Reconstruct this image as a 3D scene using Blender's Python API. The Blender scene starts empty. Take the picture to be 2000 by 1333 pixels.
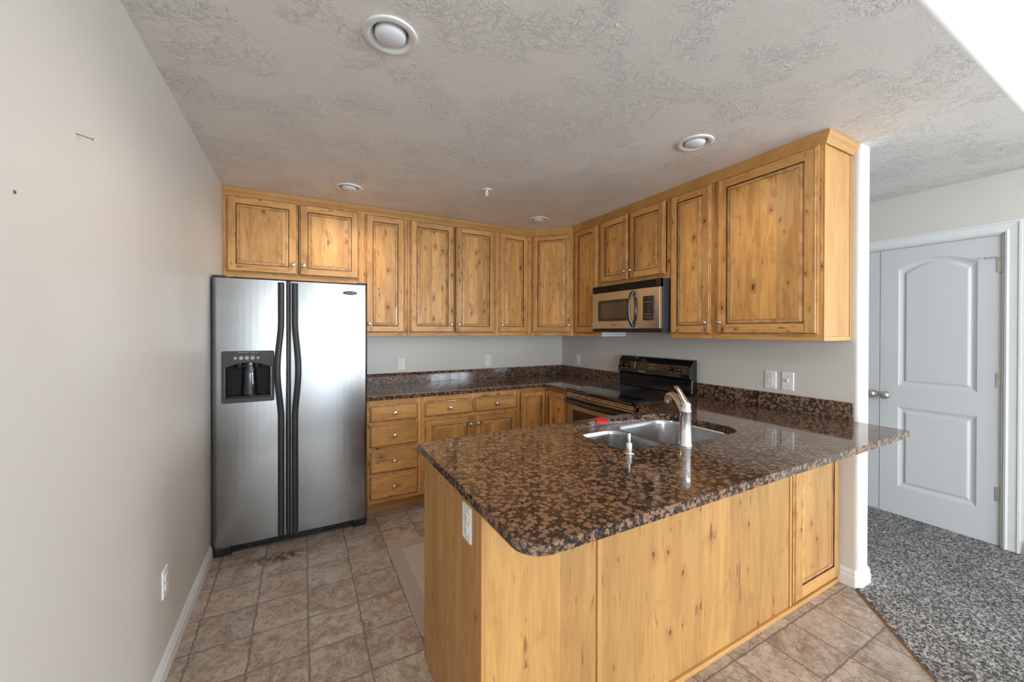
import bpy, bmesh, math, random
from mathutils import Vector, Matrix
random.seed(4)
D = bpy.data
scene = bpy.context.scene
COL = scene.collection
PI = math.pi

# ------------------------------------------------------------------ camera
CAM_H = 1.4102
YAW, PITCH, ROLL = math.radians(28.4646), math.radians(-0.2583), math.radians(0.1152)
F_PX = 757.62
fw = Vector((math.sin(YAW) * math.cos(PITCH), math.cos(YAW) * math.cos(PITCH), math.sin(PITCH)))
rt = Vector((math.cos(YAW), -math.sin(YAW), 0))
up = rt.cross(fw)
rt2 = rt * math.cos(ROLL) + up * math.sin(ROLL)
up2 = -rt * math.sin(ROLL) + up * math.cos(ROLL)
camd = D.cameras.new('camera')
camd.sensor_width = 36
camd.sensor_fit = 'HORIZONTAL'
camd.lens = F_PX / 2000 * 36
camd.shift_y = -(666.5 - 650.0) / 2000
camd.clip_start = 0.02
cam = D.objects.new('camera', camd)
COL.objects.link(cam)
cam.matrix_world = Matrix(((rt2.x, up2.x, -fw.x, 0), (rt2.y, up2.y, -fw.y, 0), (rt2.z, up2.z, -fw.z, CAM_H), (0, 0, 0, 1)))
scene.camera = cam

# ------------------------------------------------------------------ world, light, exposure
scene.view_settings.view_transform = 'Standard'
scene.view_settings.look = 'None'
scene.view_settings.exposure = 0.07
scene.view_settings.gamma = 1.0
scene.view_settings.use_curve_mapping = False
w = D.worlds.new('sky')
scene.world = w
w.use_nodes = True
bg = w.node_tree.nodes['Background']
bg.inputs[0].default_value = (0.72, 0.86, 1.0, 1)
bg.inputs[1].default_value = 2.0
scene.cycles.max_bounces = 8
scene.cycles.diffuse_bounces = 5
scene.cycles.sample_clamp_indirect = 6.0
scene.cycles.caustics_reflective = False
scene.cycles.caustics_refractive = False


def area(name, loc, rot, sx, sy, power, color, spread=PI):
    l = D.lights.new(name, 'AREA')
    l.shape = 'RECTANGLE'
    l.size, l.size_y = sx, sy
    l.energy = power
    l.color = color
    l.spread = spread
    o = D.objects.new(name, l)
    COL.objects.link(o)
    o.location = loc
    o.rotation_euler = rot
    return o


XL0 = -0.496
YR = -7.0            # rear wall of the living room, with the windows
DAY = (0.77, 0.885, 1.0)
area('daylight_main_window', (0.95, YR - 0.10, 1.02), (math.radians(90), 0, 0), 2.7, 1.95, 205, DAY)
area('daylight_side_window', (5.05, YR - 0.10, 1.60), (math.radians(90), 0, 0), 1.8, 1.9, 150, DAY)
area('added_east_fill', (6.54, -4.9, 1.25), (math.radians(90), 0, math.radians(90)), 3.0, 2.0, 690, DAY)  # unseen fill added from the east to brighten the left wall
area('added_west_fill', (XL0 - 0.16, -4.9, 1.25), (math.radians(90), 0, math.radians(-90)), 2.8, 2.0, 610, DAY)  # unseen fill added from the west for the right-hand cabinets

# ------------------------------------------------------------------ layout
XL, W, YB, H = -0.496, 2.674, 3.704, 2.4375
WO, YWE, XW, YH = 2.802, 0.955, 3.99, 0.444
CT = 0.914
HL = 3.3             # living room ceiling


# ------------------------------------------------------------------ mesh helper
class MB:
    def __init__(s):
        s.v, s.f, s.m, s.sm = [], [], [], []

    def add(s, vs, fs, m=0, smooth=False):
        b = len(s.v)
        s.v += [tuple(q) for q in vs]
        s.f += [tuple(b + i for i in f) for f in fs]
        s.m += [m] * len(fs)
        s.sm += [smooth] * len(fs)
        return s

    def box(s, x0, x1, y0, y1, z0, z1, m=0):
        x0, x1 = sorted((x0, x1)); y0, y1 = sorted((y0, y1)); z0, z1 = sorted((z0, z1))
        vs = [(x0, y0, z0), (x1, y0, z0), (x1, y1, z0), (x0, y1, z0), (x0, y0, z1), (x1, y0, z1), (x1, y1, z1), (x0, y1, z1)]
        return s.add(vs, [(0, 3, 2, 1), (4, 5, 6, 7), (0, 1, 5, 4), (1, 2, 6, 5), (2, 3, 7, 6), (3, 0, 4, 7)], m)

    def quad(s, a, b, c, d, m=0):
        return s.add([a, b, c, d], [(0, 1, 2, 3)], m)

    def loft(s, rings, m=0, smooth=True, closed=True, caps=True):
        n = len(rings[0])
        vs = [p for r in rings for p in r]
        fs = []
        for i in range(len(rings) - 1):
            for j in range(n if closed else n - 1):
                k = (j + 1) % n
                fs.append((i * n + j, i * n + k, (i + 1) * n + k, (i + 1) * n + j))
        s.add(vs, fs, m, smooth)
        if caps:
            b = len(s.v) - len(vs)
            s.f.append(tuple(b + j for j in reversed(range(n)))); s.m.append(m); s.sm.append(False)
            s.f.append(tuple(b + (len(rings) - 1) * n + j for j in range(n))); s.m.append(m); s.sm.append(False)
        return s

    def lathe(s, prof, c=(0, 0, 0), axis='z', n=24, m=0, smooth=True, caps=True):
        rings = []
        for r, h in prof:
            ring = []
            for i in range(n):
                a = 2 * PI * i / n
                u, v = r * math.cos(a), r * math.sin(a)
                if axis == 'z': p = (u, v, h)
                elif axis == 'y': p = (u, h, v)
                else: p = (h, u, v)
                ring.append((p[0] + c[0], p[1] + c[1], p[2] + c[2]))
            rings.append(ring)
        return s.loft(rings, m, smooth, True, caps)

    def tube(s, pts, radii, n=12, m=0, sx=1.0, sy=1.0, upv=(1, 0, 0)):
        pts = [Vector(p) for p in pts]
        if not hasattr(radii, '__len__'): radii = [radii] * len(pts)
        rings = []
        for i, p in enumerate(pts):
            t = (pts[min(i + 1, len(pts) - 1)] - pts[max(i - 1, 0)]).normalized()
            u = Vector(upv); u = (u - t * u.dot(t)).normalized()
            v = t.cross(u)
            rings.append([tuple(p + (u * math.cos(a) * sx + v * math.sin(a) * sy) * radii[i]) for a in [2 * PI * k / n for k in range(n)]])
        return s.loft(rings, m)

    def prism(s, poly, a0, a1, plane='xy', m=0, smooth=False, mcap=None):
        def P(u, v, a):
            return {'xy': (u, v, a), 'xz': (u, a, v), 'yz': (a, u, v)}[plane]
        n = len(poly)
        s.add([P(u, v, a0) for u, v in poly] + [P(u, v, a1) for u, v in poly],
              [(j, (j + 1) % n, n + (j + 1) % n, n + j) for j in range(n)], m, smooth)
        b = len(s.v) - 2 * n
        mc = m if mcap is None else mcap
        s.f.append(tuple(b + j for j in reversed(range(n)))); s.m.append(mc); s.sm.append(False)
        s.f.append(tuple(b + n + j for j in range(n))); s.m.append(mc); s.sm.append(False)
        return s

    def holed(s, loops, a0, a1, plane='xy', m=0, walls=True):
        """flat plate with holes between levels a0 and a1; loops[0] is the outline"""
        bm = bmesh.new()
        es = []
        for lp in loops:
            vv = [bm.verts.new((u, v, 0)) for u, v in lp]
            es += [bm.edges.new((vv[i], vv[(i + 1) % len(vv)])) for i in range(len(vv))]
        bmesh.ops.triangle_fill(bm, edges=es, use_beauty=True)
        bm.verts.index_update()
        vs = [tuple(v.co) for v in bm.verts]
        fs = [tuple(v.index for v in f.verts) for f in bm.faces]
        bm.free()

        def P(u, v, a):
            return {'xy': (u, v, a), 'xz': (u, a, v), 'yz': (a, u, v)}[plane]
        s.add([P(u, v, a0) for u, v, _ in vs], fs, m)
        if a1 is not None:
            s.add([P(u, v, a1) for u, v, _ in vs], fs, m)
            if walls:
                for lp in loops:
                    n = len(lp)
                    s.add([P(u, v, a0) for u, v in lp] + [P(u, v, a1) for u, v in lp],
                          [(j, (j + 1) % n, n + (j + 1) % n, n + j) for j in range(n)], m)
        return s


def rrect(x0, x1, y0, y1, r, n=6):
    if not hasattr(r, '__len__'): r = (r, r, r, r)      # corners: x0y0, x1y0, x1y1, x0y1
    out = []
    for (cx, cy, a0), q in zip(((x0, y0, 180), (x1, y0, 270), (x1, y1, 0), (x0, y1, 90)), r):
        sx = 1 if cx == x0 else -1
        sy = 1 if cy == y0 else -1
        for i in range(n + 1):
            a = math.radians(a0 + 90 * i / n)
            out.append((cx + sx * q + q * math.cos(a), cy + sy * q + q * math.sin(a)))
    return out


def obj(name, mb, mats, parent=None, loc=(0, 0, 0), rotz=0, bevel=0, seg=2, label=None, weld=True):
    me = D.meshes.new(name)
    me.from_pydata(mb.v, [], mb.f)
    if not isinstance(mats, (list, tuple)): mats = [mats]
    for q in mats: me.materials.append(q)
    for p, mi, sm in zip(me.polygons, mb.m, mb.sm):
        p.material_index = mi
        p.use_smooth = sm
    bm = bmesh.new(); bm.from_mesh(me)
    if weld: bmesh.ops.remove_doubles(bm, verts=bm.verts, dist=1e-5)
    bmesh.ops.recalc_face_normals(bm, faces=bm.faces)
    for e in bm.edges:
        if len(e.link_faces) == 2 and e.calc_face_angle(0) > math.radians(38): e.smooth = False
    bm.to_mesh(me); bm.free()
    o = D.objects.new(name, me)
    COL.objects.link(o)
    o.location = loc
    o.rotation_euler = (0, 0, rotz)
    if parent: o.parent = parent
    if bevel:
        b = o.modifiers.new('bevel', 'BEVEL')
        b.width = bevel; b.segments = seg; b.limit_method = 'ANGLE'; b.angle_limit = math.radians(50)
        b.harden_normals = False
    if label: o['label'] = label
    return o


def thing(name, label, cat, loc=(0, 0, 0), rotz=0, group=None):
    o = D.objects.new(name, None)
    COL.objects.link(o)
    o.empty_display_size = 0.1
    o.location = loc
    o.rotation_euler = (0, 0, rotz)
    o['label'] = label; o['category'] = cat
    if group: o['group'] = group
    return o


def tag(o, label, cat, group=None, kind=None):
    o['label'] = label; o['category'] = cat
    if group: o['group'] = group
    if kind: o['kind'] = kind
    return o


def struct(name, mb, mats, **k):
    o = obj(name, mb, mats, **k)
    o['kind'] = 'structure'
    return o


def dup(root, label=None):
    r = root.copy(); COL.objects.link(r)
    if label: r['label'] = label
    for ch in root.children:
        c = ch.copy(); COL.objects.link(c); c.parent = r
        for g in ch.children:
            d = g.copy(); COL.objects.link(d); d.parent = c
    return r


# ------------------------------------------------------------------ material helper
class NT:
    def __init__(s, name):
        s.mat = D.materials.new(name)
        s.mat.use_nodes = True
        s.nt = s.mat.node_tree
        s.b = s.nt.nodes['Principled BSDF']
        s.b.inputs['Specular IOR Level'].default_value = 0.5

    def n(s, t, **k):
        q = s.nt.nodes.new(t)
        for a, b in k.items(): setattr(q, a, b)
        return q

    def link(s, a, b): s.nt.links.new(a, b)

    def _in(s, sock, v):
        if v is None: return
        if hasattr(v, 'is_linked'): s.link(v, sock)
        else: sock.default_value = v

    def math(s, op, a, b=None, c=None, clamp=False):
        q = s.n('ShaderNodeMath', operation=op, use_clamp=clamp)
        for i, v in enumerate((a, b, c)): s._in(q.inputs[i], v)
        return q.outputs[0]

    def vmath(s, op, a, b=None):
        q = s.n('ShaderNodeVectorMath', operation=op)
        s._in(q.inputs[0], a); s._in(q.inputs[1], b)
        return q.outputs[0]

    def comb(s, x, y, z=0.0):
        q = s.n('ShaderNodeCombineXYZ')
        for i, v in enumerate((x, y, z)): s._in(q.inputs[i], v)
        return q.outputs[0]

    def sep(s, v):
        q = s.n('ShaderNodeSeparateXYZ'); s.link(v, q.inputs[0])
        return q.outputs

    def coord(s, kind='Object'):
        return s.n('ShaderNodeTexCoord').outputs[kind]

    def rand(s):
        return s.n('ShaderNodeObjectInfo').outputs['Random']

    def noise(s, v, scale, detail=3.0, rough=0.55, dist=0.0, dims='3D'):
        q = s.n('ShaderNodeTexNoise', noise_dimensions=dims)
        s.link(v, q.inputs['Vector'])
        q.inputs['Scale'].default_value = scale
        q.inputs['Detail'].default_value = detail
        q.inputs['Roughness'].default_value = rough
        q.inputs['Distortion'].default_value = dist
        return q.outputs

    def vor(s, v, scale, feature='F1', dims='3D', rnd=1.0):
        q = s.n('ShaderNodeTexVoronoi', feature=feature, voronoi_dimensions=dims)
        s.link(v, q.inputs['Vector'])
        q.inputs['Scale'].default_value = scale
        q.inputs['Randomness'].default_value = rnd
        return q.outputs

    def white(s, v, dims='3D'):
        q = s.n('ShaderNodeTexWhiteNoise', noise_dimensions=dims)
        s.link(v, q.inputs['W' if dims == '1D' else 'Vector'])
        return q.outputs

    def ramp(s, f, stops, interp='LINEAR'):
        q = s.n('ShaderNodeValToRGB')
        q.color_ramp.interpolation = interp
        e = q.color_ramp.elements
        while len(e) < len(stops): e.new(0.5)
        for el, (p, c) in zip(e, stops):
            el.position = p
            el.color = (c, c, c, 1) if not hasattr(c, '__len__') else tuple(c) + (1,)
        s._in(q.inputs[0], f)
        return q.outputs[0]

    def mix(s, f, a, b, mode='MIX'):
        q = s.n('ShaderNodeMix', data_type='RGBA', blend_type=mode)
        q.clamp_factor = True
        s._in(q.inputs[0], f)
        for sock, v in ((q.inputs[6], a), (q.inputs[7], b)):
            s._in(sock, v if hasattr(v, 'is_linked') else (tuple(v) + (1,) if len(v) == 3 else v))
        return q.outputs[2]

    def map01(s, v, a, b, c=0.0, d=1.0, smooth=True):
        q = s.n('ShaderNodeMapRange', interpolation_type='SMOOTHSTEP' if smooth else 'LINEAR')
        s._in(q.inputs[0], v)
        for i, x in enumerate((a, b, c, d)): q.inputs[i + 1].default_value = x
        return q.outputs[0]

    def bump(s, h, strength=0.3, dist=0.002, prev=None):
        q = s.n('ShaderNodeBump')
        q.inputs['Strength'].default_value = strength
        q.inputs['Distance'].default_value = dist
        s.link(h, q.inputs['Height'])
        if prev is not None: s.link(prev, q.inputs['Normal'])
        return q.outputs[0]

    def set(s, **k):
        names = {'col': 'Base Color', 'rough': 'Roughness', 'metal': 'Metallic', 'normal': 'Normal', 'coat': 'Coat Weight',
                 'coatr': 'Coat Roughness', 'aniso': 'Anisotropic', 'spec': 'Specular IOR Level', 'sheen': 'Sheen Weight',
                 'trans': 'Transmission Weight', 'ior': 'IOR', 'sss': 'Subsurface Weight', 'alpha': 'Alpha'}
        for a, v in k.items():
            sock = s.b.inputs[names[a]]
            if a == 'col' and not hasattr(v, 'is_linked'): v = tuple(v)[:3] + (1,)
            s._in(sock, v)
        return s.mat


def plain(name, col, rough=0.5, metal=0.0, coat=0.0, spec=0.5, var=0.04):
    t = NT(name)
    c = t.coord()
    nz = t.noise(c, 9.0, 3)[0]
    k = t.map01(nz, 0.3, 0.7, 1 - var, 1 + var)
    cc = t.mix(1.0, col, t.comb(k, k, k), 'MULTIPLY')
    r = t.map01(t.noise(c, 40.0, 2)[0], 0.3, 0.7, max(0.0, rough - 0.03), rough + 0.03)
    return t.set(col=cc, rough=r, metal=metal, coat=coat, spec=spec)


def wood(name, axis='z', light=(0.73, 0.39, 0.125), mid=(0.53, 0.24, 0.062), knots=1.0, board=0.085, seed=0.0, rough=0.40):
    t = NT(name)
    x, y, z = t.sep(t.coord())
    r = t.rand()
    if axis == 'z':
        u, v = t.math('ADD', x, y), z
    else:
        u, v = t.math('ADD', z, t.math('MULTIPLY', y, 0.7)), x
    u = t.math('ADD', u, t.math('MULTIPLY', r, 7.31 + seed))
    v = t.math('ADD', v, t.math('MULTIPLY', r, 13.7 + seed))
    # glued-up boards
    wob = t.noise(t.comb(t.math('MULTIPLY', u, 3.0), 0.0), 1.0, 1)[0]
    bi = t.math('FLOOR', t.math('ADD', t.math('DIVIDE', u, board), t.math('MULTIPLY', wob, 0.9)))
    bw = t.white(bi, '1D')
    brand = bw[0]
    v2 = t.math('ADD', v, t.math('MULTIPLY', brand, 9.0))
    # figure
    fig = t.noise(t.comb(t.math('MULTIPLY', u, 14.0), t.math('MULTIPLY', v2, 2.2)), 1.0, 4, 0.6, 0.6)[0]
    fine = t.noise(t.comb(t.math('MULTIPLY', u, 170.0), t.math('MULTIPLY', v2, 5.0)), 1.0, 3, 0.6)[0]
    blot = t.noise(t.comb(t.math('MULTIPLY', u, 9.0), t.math('MULTIPLY', v2, 5.0), brand), 1.0, 3, 0.6, 1.0)[0]
    col = t.mix(t.map01(fig, 0.32, 0.70), light, mid)
    k = t.math('ADD', 0.82, t.math('MULTIPLY', brand, 0.32))
    col = t.mix(1.0, col, t.comb(k, t.math('MULTIPLY', k, 0.99), t.math('MULTIPLY', k, 0.97)), 'MULTIPLY')
    k = t.map01(fine, 0.25, 0.75, 0.88, 1.08)
    col = t.mix(1.0, col, t.comb(k, k, k), 'MULTIPLY')
    col = t.mix(t.map01(blot, 0.56, 0.78, 0.0, 0.62 * knots), col, (0.30, 0.125, 0.04))
    # mineral streaks
    st = t.noise(t.comb(t.math('MULTIPLY', u, 55.0), t.math('MULTIPLY', v2, 7.0), 3.3), 1.0, 2, 0.5, 0.4)[0]
    gate = t.noise(t.comb(t.math('MULTIPLY', u, 5.0), t.math('MULTIPLY', v2, 3.0), 8.1), 1.0, 1)[0]
    sm = t.math('MULTIPLY', t.map01(st, 0.63, 0.72), t.map01(gate, 0.47, 0.58, 0.0, 0.85 * knots))
    col = t.mix(sm, col, (0.13, 0.045, 0.018))
    # knots
    wv = t.vmath('MULTIPLY', t.vmath('SUBTRACT', t.noise(t.comb(t.math('MULTIPLY', u, 30.0), t.math('MULTIPLY', v2, 22.0)), 1.0, 3)[1], (0.5, 0.5, 0.5)), (0.30, 0.42, 0.0))
    kv = t.vmath('ADD', t.comb(t.math('MULTIPLY', u, 11.0), t.math('MULTIPLY', v2, 6.0)), wv)
    vn = t.n('ShaderNodeTexVoronoi', voronoi_dimensions='2D')
    t.link(kv, vn.inputs['Vector'])
    vn.inputs['Scale'].default_value = 1.0
    kr = t.sep(vn.outputs['Color'])
    on = t.math('MULTIPLY', t.math('GREATER_THAN', kr[0], 0.55), knots)
    rad = t.math('ADD', 0.025, t.math('MULTIPLY', t.math('POWER', kr[1], 2.0), 0.085))
    dd = t.math('DIVIDE', vn.outputs['Distance'], rad)
    col = t.mix(t.math('MULTIPLY', t.map01(dd, 0.6, 4.0, 0.75, 0.0), on), col, (0.34, 0.13, 0.035))
    col = t.mix(t.math('MULTIPLY', t.map01(dd, 0.45, 1.0, 0.95, 0.0), on), col, (0.05, 0.018, 0.009))
    n1 = t.bump(fine, 0.08, 0.001)
    return t.set(col=col, rough=t.map01(fig, 0.3, 0.7, rough, rough + 0.1), normal=n1, coat=0.06, coatr=0.25)


for_fix = []


def granite():
    t = NT('baltic_granite')
    c = t.coord()
    wv = t.noise(c, 70.0, 4, 0.65)[1]
    cv = t.vmath('ADD', c, t.vmath('MULTIPLY', t.vmath('SUBTRACT', wv, (0.5, 0.5, 0.5)), (0.020, 0.020, 0.020)))
    v1 = t.vor(cv, 56.0)
    fine = t.noise(c, 300.0, 3, 0.65)[0]
    med = t.noise(c, 120.0, 4, 0.65)[0]
    cl = t.sep(v1['Color'])
    rr = t.map01(cl[0], 0.0, 1.0, 0.30, 0.66, smooth=False)
    d1 = t.math('ADD', v1['Distance'], t.math('MULTIPLY', t.math('SUBTRACT', med, 0.5), 0.75))
    inside = t.map01(t.math('SUBTRACT', rr, d1), -0.03, 0.05)
    brown = t.mix(t.map01(fine, 0.35, 0.65), (0.16, 0.082, 0.045), (0.33, 0.185, 0.108))
    brown = t.mix(t.map01(cl[1], 0.6, 0.95, 0, 0.5), brown, (0.29, 0.185, 0.13))
    big = t.noise(c, 9.0, 3, 0.6)[0]
    thr = t.map01(big, 0.3, 0.7, -0.05, 0.05)
    mm = t.math('ADD', t.noise(cv, 150.0, 3, 0.6)[0], thr)
    matrix = t.mix(t.map01(mm, 0.49, 0.57), (0.015, 0.013, 0.013), (0.12, 0.066, 0.040))
    matrix = t.mix(t.map01(fine, 0.56, 0.66, 0, 0.8), matrix, (0.035, 0.033, 0.035))
    col = t.mix(inside, matrix, brown)
    fl = t.map01(t.math('ADD', t.noise(c, 210.0, 2, 0.5)[0], thr), 0.60, 0.66)
    col = t.mix(t.math('MULTIPLY', fl, 0.8), col, (0.03, 0.022, 0.02))
    return t.set(col=col, rough=0.07, coat=0.35, coatr=0.02, spec=0.5)


def paint(name, col, bump=0.05):
    t = NT(name)
    c = t.coord()
    n = t.noise(c, 180.0, 2)[0]
    l = t.noise(c, 1.3, 3)[0]
    cc = t.mix(t.map01(l, 0.3, 0.7), col, tuple(q * 0.97 for q in col))
    return t.set(col=cc, rough=t.map01(l, 0.3, 0.7, 0.42, 0.5), normal=t.bump(n, bump, 0.001))


def ceiling_mat():
    t = NT('knockdown_ceiling')
    c = t.coord()
    wv = t.noise(c, 5.0, 3, 0.6)[1]
    cv = t.vmath('ADD', c, t.vmath('MULTIPLY', wv, (0.09, 0.09, 0.09)))
    v = t.noise(cv, 21.0, 5, 0.60, 0.9)[0]
    ridge = t.math('ABSOLUTE', t.math('SUBTRACT', v, 0.5))
    ridge = t.map01(ridge, 0.0, 0.028, 1.0, 0.0)
    gate = t.map01(t.noise(c, 4.0, 2)[0], 0.44, 0.56)
    h2 = t.map01(t.noise(cv, 38.0, 3, 0.6, 1.5)[0], 0.50, 0.56)
    hh = t.math('ADD', t.math('MULTIPLY', ridge, t.math('ADD', t.math('MULTIPLY', gate, 0.8), 0.2)), t.math('MULTIPLY', t.math('MULTIPLY', h2, gate), 0.5))
    return t.set(col=(0.86, 0.825, 0.78), rough=0.55, normal=t.bump(hh, 0.75, 0.0040))


def vinyl():
    t = NT('stone_pattern_vinyl')
    c = t.coord()
    x, y, z = t.sep(c)
    P = 0.2286
    wob = t.noise(c, 22.0, 3, 0.6)
    wx = t.math('MULTIPLY', t.math('SUBTRACT', wob[0], 0.5), 0.020)
    wy = t.math('MULTIPLY', t.math('SUBTRACT', t.noise(t.vmath('ADD', c, (5.0, 3.0, 0.0)), 22.0, 3, 0.6)[0], 0.5), 0.020)
    gx = t.math('DIVIDE', t.math('SUBTRACT', t.math('ADD', x, wx), 0.028 - 40 * P), P)
    gy = t.math('DIVIDE', t.math('SUBTRACT', t.math('ADD', y, wy), 0.77 - 40 * P), P)
    fx, fy = t.math('FRACT', gx), t.math('FRACT', gy)
    ix, iy = t.math('FLOOR', gx), t.math('FLOOR', gy)
    ex = t.math('MINIMUM', fx, t.math('SUBTRACT', 1.0, fx))
    ey = t.math('MINIMUM', fy, t.math('SUBTRACT', 1.0, fy))
    e = t.math('MULTIPLY', t.math('MINIMUM', ex, ey), P)
    grout = t.map01(e, 0.0026, 0.0052, 1.0, 0.0)
    wn = t.white(t.comb(ix, iy, 0.0))
    tr = t.sep(wn[1])
    off = t.vmath('ADD', c, t.vmath('MULTIPLY', wn[1], (9.0, 9.0, 9.0)))
    big = t.noise(off, 7.0, 5, 0.62, 1.2)[0]
    med = t.noise(off, 30.0, 5, 0.65, 1.0)[0]
    vein = t.math('ABSOLUTE', t.math('SUBTRACT', t.noise(off, 9.0, 5, 0.7, 1.8)[0], 0.5))
    col = t.mix(t.map01(big, 0.36, 0.64), (0.29, 0.215, 0.165), (0.52, 0.43, 0.355))
    col = t.mix(t.map01(tr[0], 0.0, 1.0, 0.0, 0.5, smooth=False), col, (0.38, 0.265, 0.20))
    col = t.mix(t.map01(med, 0.40, 0.68, 0.0, 0.6), col, (0.60, 0.53, 0.46))
    rust = t.map01(t.noise(off, 5.0, 4, 0.6, 0.5)[0], 0.58, 0.74, 0.0, 0.55)
    col = t.mix(rust, col, (0.24, 0.115, 0.055))
    k = t.map01(vein, 0.0, 0.035, 0.62, 1.0)
    col = t.mix(1.0, col, t.comb(k, k, k), 'MULTIPLY')
    k = t.math('ADD', 0.88, t.math('MULTIPLY', tr[1], 0.24))
    col = t.mix(1.0, col, t.comb(k, k, k), 'MULTIPLY')
    # worn dirty patch in front of the refrigerator
    gd = t.vmath('LENGTH', t.vmath('MULTIPLY', t.vmath('SUBTRACT', c, (-0.10, 2.79, 0.0)), (2.6, 8.0, 1.0)))
    dn = t.n('ShaderNodeVectorMath', operation='LENGTH')
    t.link(t.vmath('MULTIPLY', t.vmath('SUBTRACT', c, (-0.13, 2.80, 0.0)), (3.6, 10.0, 1.0)), dn.inputs[0])
    stain = t.math('MULTIPLY', t.map01(dn.outputs['Value'], 0.25, 0.9, 1.0, 0.0), t.map01(t.noise(c, 26.0, 4, 0.7)[0], 0.44, 0.53))
    col = t.mix(t.math('MULTIPLY', stain, 0.8), col, (0.045, 0.022, 0.010))
    col = t.mix(t.math('MULTIPLY', grout, 0.85), col, (0.17, 0.13, 0.10))
    hgt = t.math('SUBTRACT', t.math('ADD', t.math('MULTIPLY', med, 0.4), t.math('MULTIPLY', t.map01(vein, 0.0, 0.05), 0.3)), grout)
    return t.set(col=col, rough=t.map01(med, 0.3, 0.7, 0.30, 0.42), normal=t.bump(hgt, 0.35, 0.002))


def carpet_mat():
    t = NT('speckled_carpet')
    c = t.coord()
    wv = t.noise(c, 90.0, 2)[1]
    cv = t.vmath('ADD', c, t.vmath('MULTIPLY', wv, (0.012, 0.012, 0.012)))
    v = t.vor(cv, 130.0)
    r = t.sep(v['Color'])
    n = t.noise(c, 210.0, 3, 0.7)[0]
    s = t.math('ADD', t.math('MULTIPLY', r[0], 0.65), t.math('MULTIPLY', n, 0.5))
    col = t.ramp(s, [(0.26, (0.025, 0.021, 0.018)), (0.46, (0.095, 0.083, 0.074)), (0.62, (0.25, 0.23, 0.215)), (0.86, (0.60, 0.58, 0.56))])
    big = t.noise(c, 5.0, 3)[0]
    k = t.map01(big, 0.3, 0.7, 0.82, 1.12)
    col = t.mix(1.0, col, t.comb(k, k, k), 'MULTIPLY')
    return t.set(col=col, rough=0.95, spec=0.1, sheen=0.15, normal=t.bump(t.math('ADD', s, t.math('MULTIPLY', n, 0.5)), 0.9, 0.008))


def steel(name, col=(0.62, 0.615, 0.60), rough=0.24, axis='z', warp=0.0):
    t = NT(name)
    x, y, z = t.sep(t.coord())
    if axis == 'z': v = t.comb(t.math('MULTIPLY', x, 900.0), t.math('MULTIPLY', y, 900.0), t.math('MULTIPLY', z, 3.0))
    else: v = t.comb(t.math('MULTIPLY', x, 3.0), t.math('MULTIPLY', y, 3.0), t.math('MULTIPLY', z, 900.0))
    n = t.noise(v, 1.0, 2)[0]
    big = t.noise(t.coord(), 2.2, 2)[0]
    rr = t.math('ADD', t.map01(n, 0.3, 0.7, rough - 0.012, rough + 0.015), t.map01(big, 0.3, 0.7, -0.02, 0.03))
    b = t.bump(n, 0.003, 0.0002)
    if warp: b = t.bump(t.noise(t.coord(), 1.7, 1)[0], warp, 0.02, b)
    k = t.map01(big, 0.3, 0.7, 0.95, 1.03)
    cc = t.mix(1.0, col, t.comb(k, k, k), 'MULTIPLY')
    return t.set(col=cc, metal=1.0, rough=rr, normal=b)


M = {}
M['wall'] = paint('beige_wall_paint', (0.66, 0.62, 0.565))
M['ceil'] = ceiling_mat()
M['white'] = paint('white_trim_paint', (0.75, 0.75, 0.74), 0.02)
M['door'] = paint('white_door_paint', (0.62, 0.615, 0.61), 0.04)
M['wv'] = wood('knotty_alder_vertical', 'z')
M['wh'] = wood('knotty_alder_horizontal', 'x', seed=1.7)
M['wf'] = wood('clear_alder', 'z', light=(0.53, 0.285, 0.092), mid=(0.46, 0.225, 0.066), knots=0.12, board=0.5, seed=3.1)
M['wfh'] = wood('clear_alder_horizontal', 'x', light=(0.53, 0.285, 0.092), mid=(0.46, 0.225, 0.066), knots=0.15, board=0.5, seed=3.1)
M['wp'] = wood('plain_alder_panel', 'z', light=(0.50, 0.272, 0.088), mid=(0.41, 0.205, 0.060), knots=0.8, board=0.16, seed=5.3, rough=0.4)


def glaze_mat():
    t = NT('dark_glaze')
    x, y, z = t.sep(t.coord())
    r = t.math('MULTIPLY', t.rand(), 5.0)
    n = t.noise(t.comb(t.math('ADD', t.math('MULTIPLY', x, 14.0), r), t.math('MULTIPLY', z, 9.0)), 1.0, 3)[0]
    return t.set(col=t.mix(t.map01(n, 0.32, 0.62), (0.045, 0.018, 0.008), (0.16, 0.065, 0.022)), rough=0.5)


def bead_mat():
    t = NT('glazed_bead')
    x, y, z = t.sep(t.coord())
    n = t.noise(t.comb(t.math('MULTIPLY', x, 22.0), t.math('MULTIPLY', z, 12.0)), 1.0, 3)[0]
    return t.set(col=t.mix(t.map01(n, 0.35, 0.65), (0.44, 0.215, 0.072), (0.66, 0.36, 0.13)), rough=0.38, coat=0.2)


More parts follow.
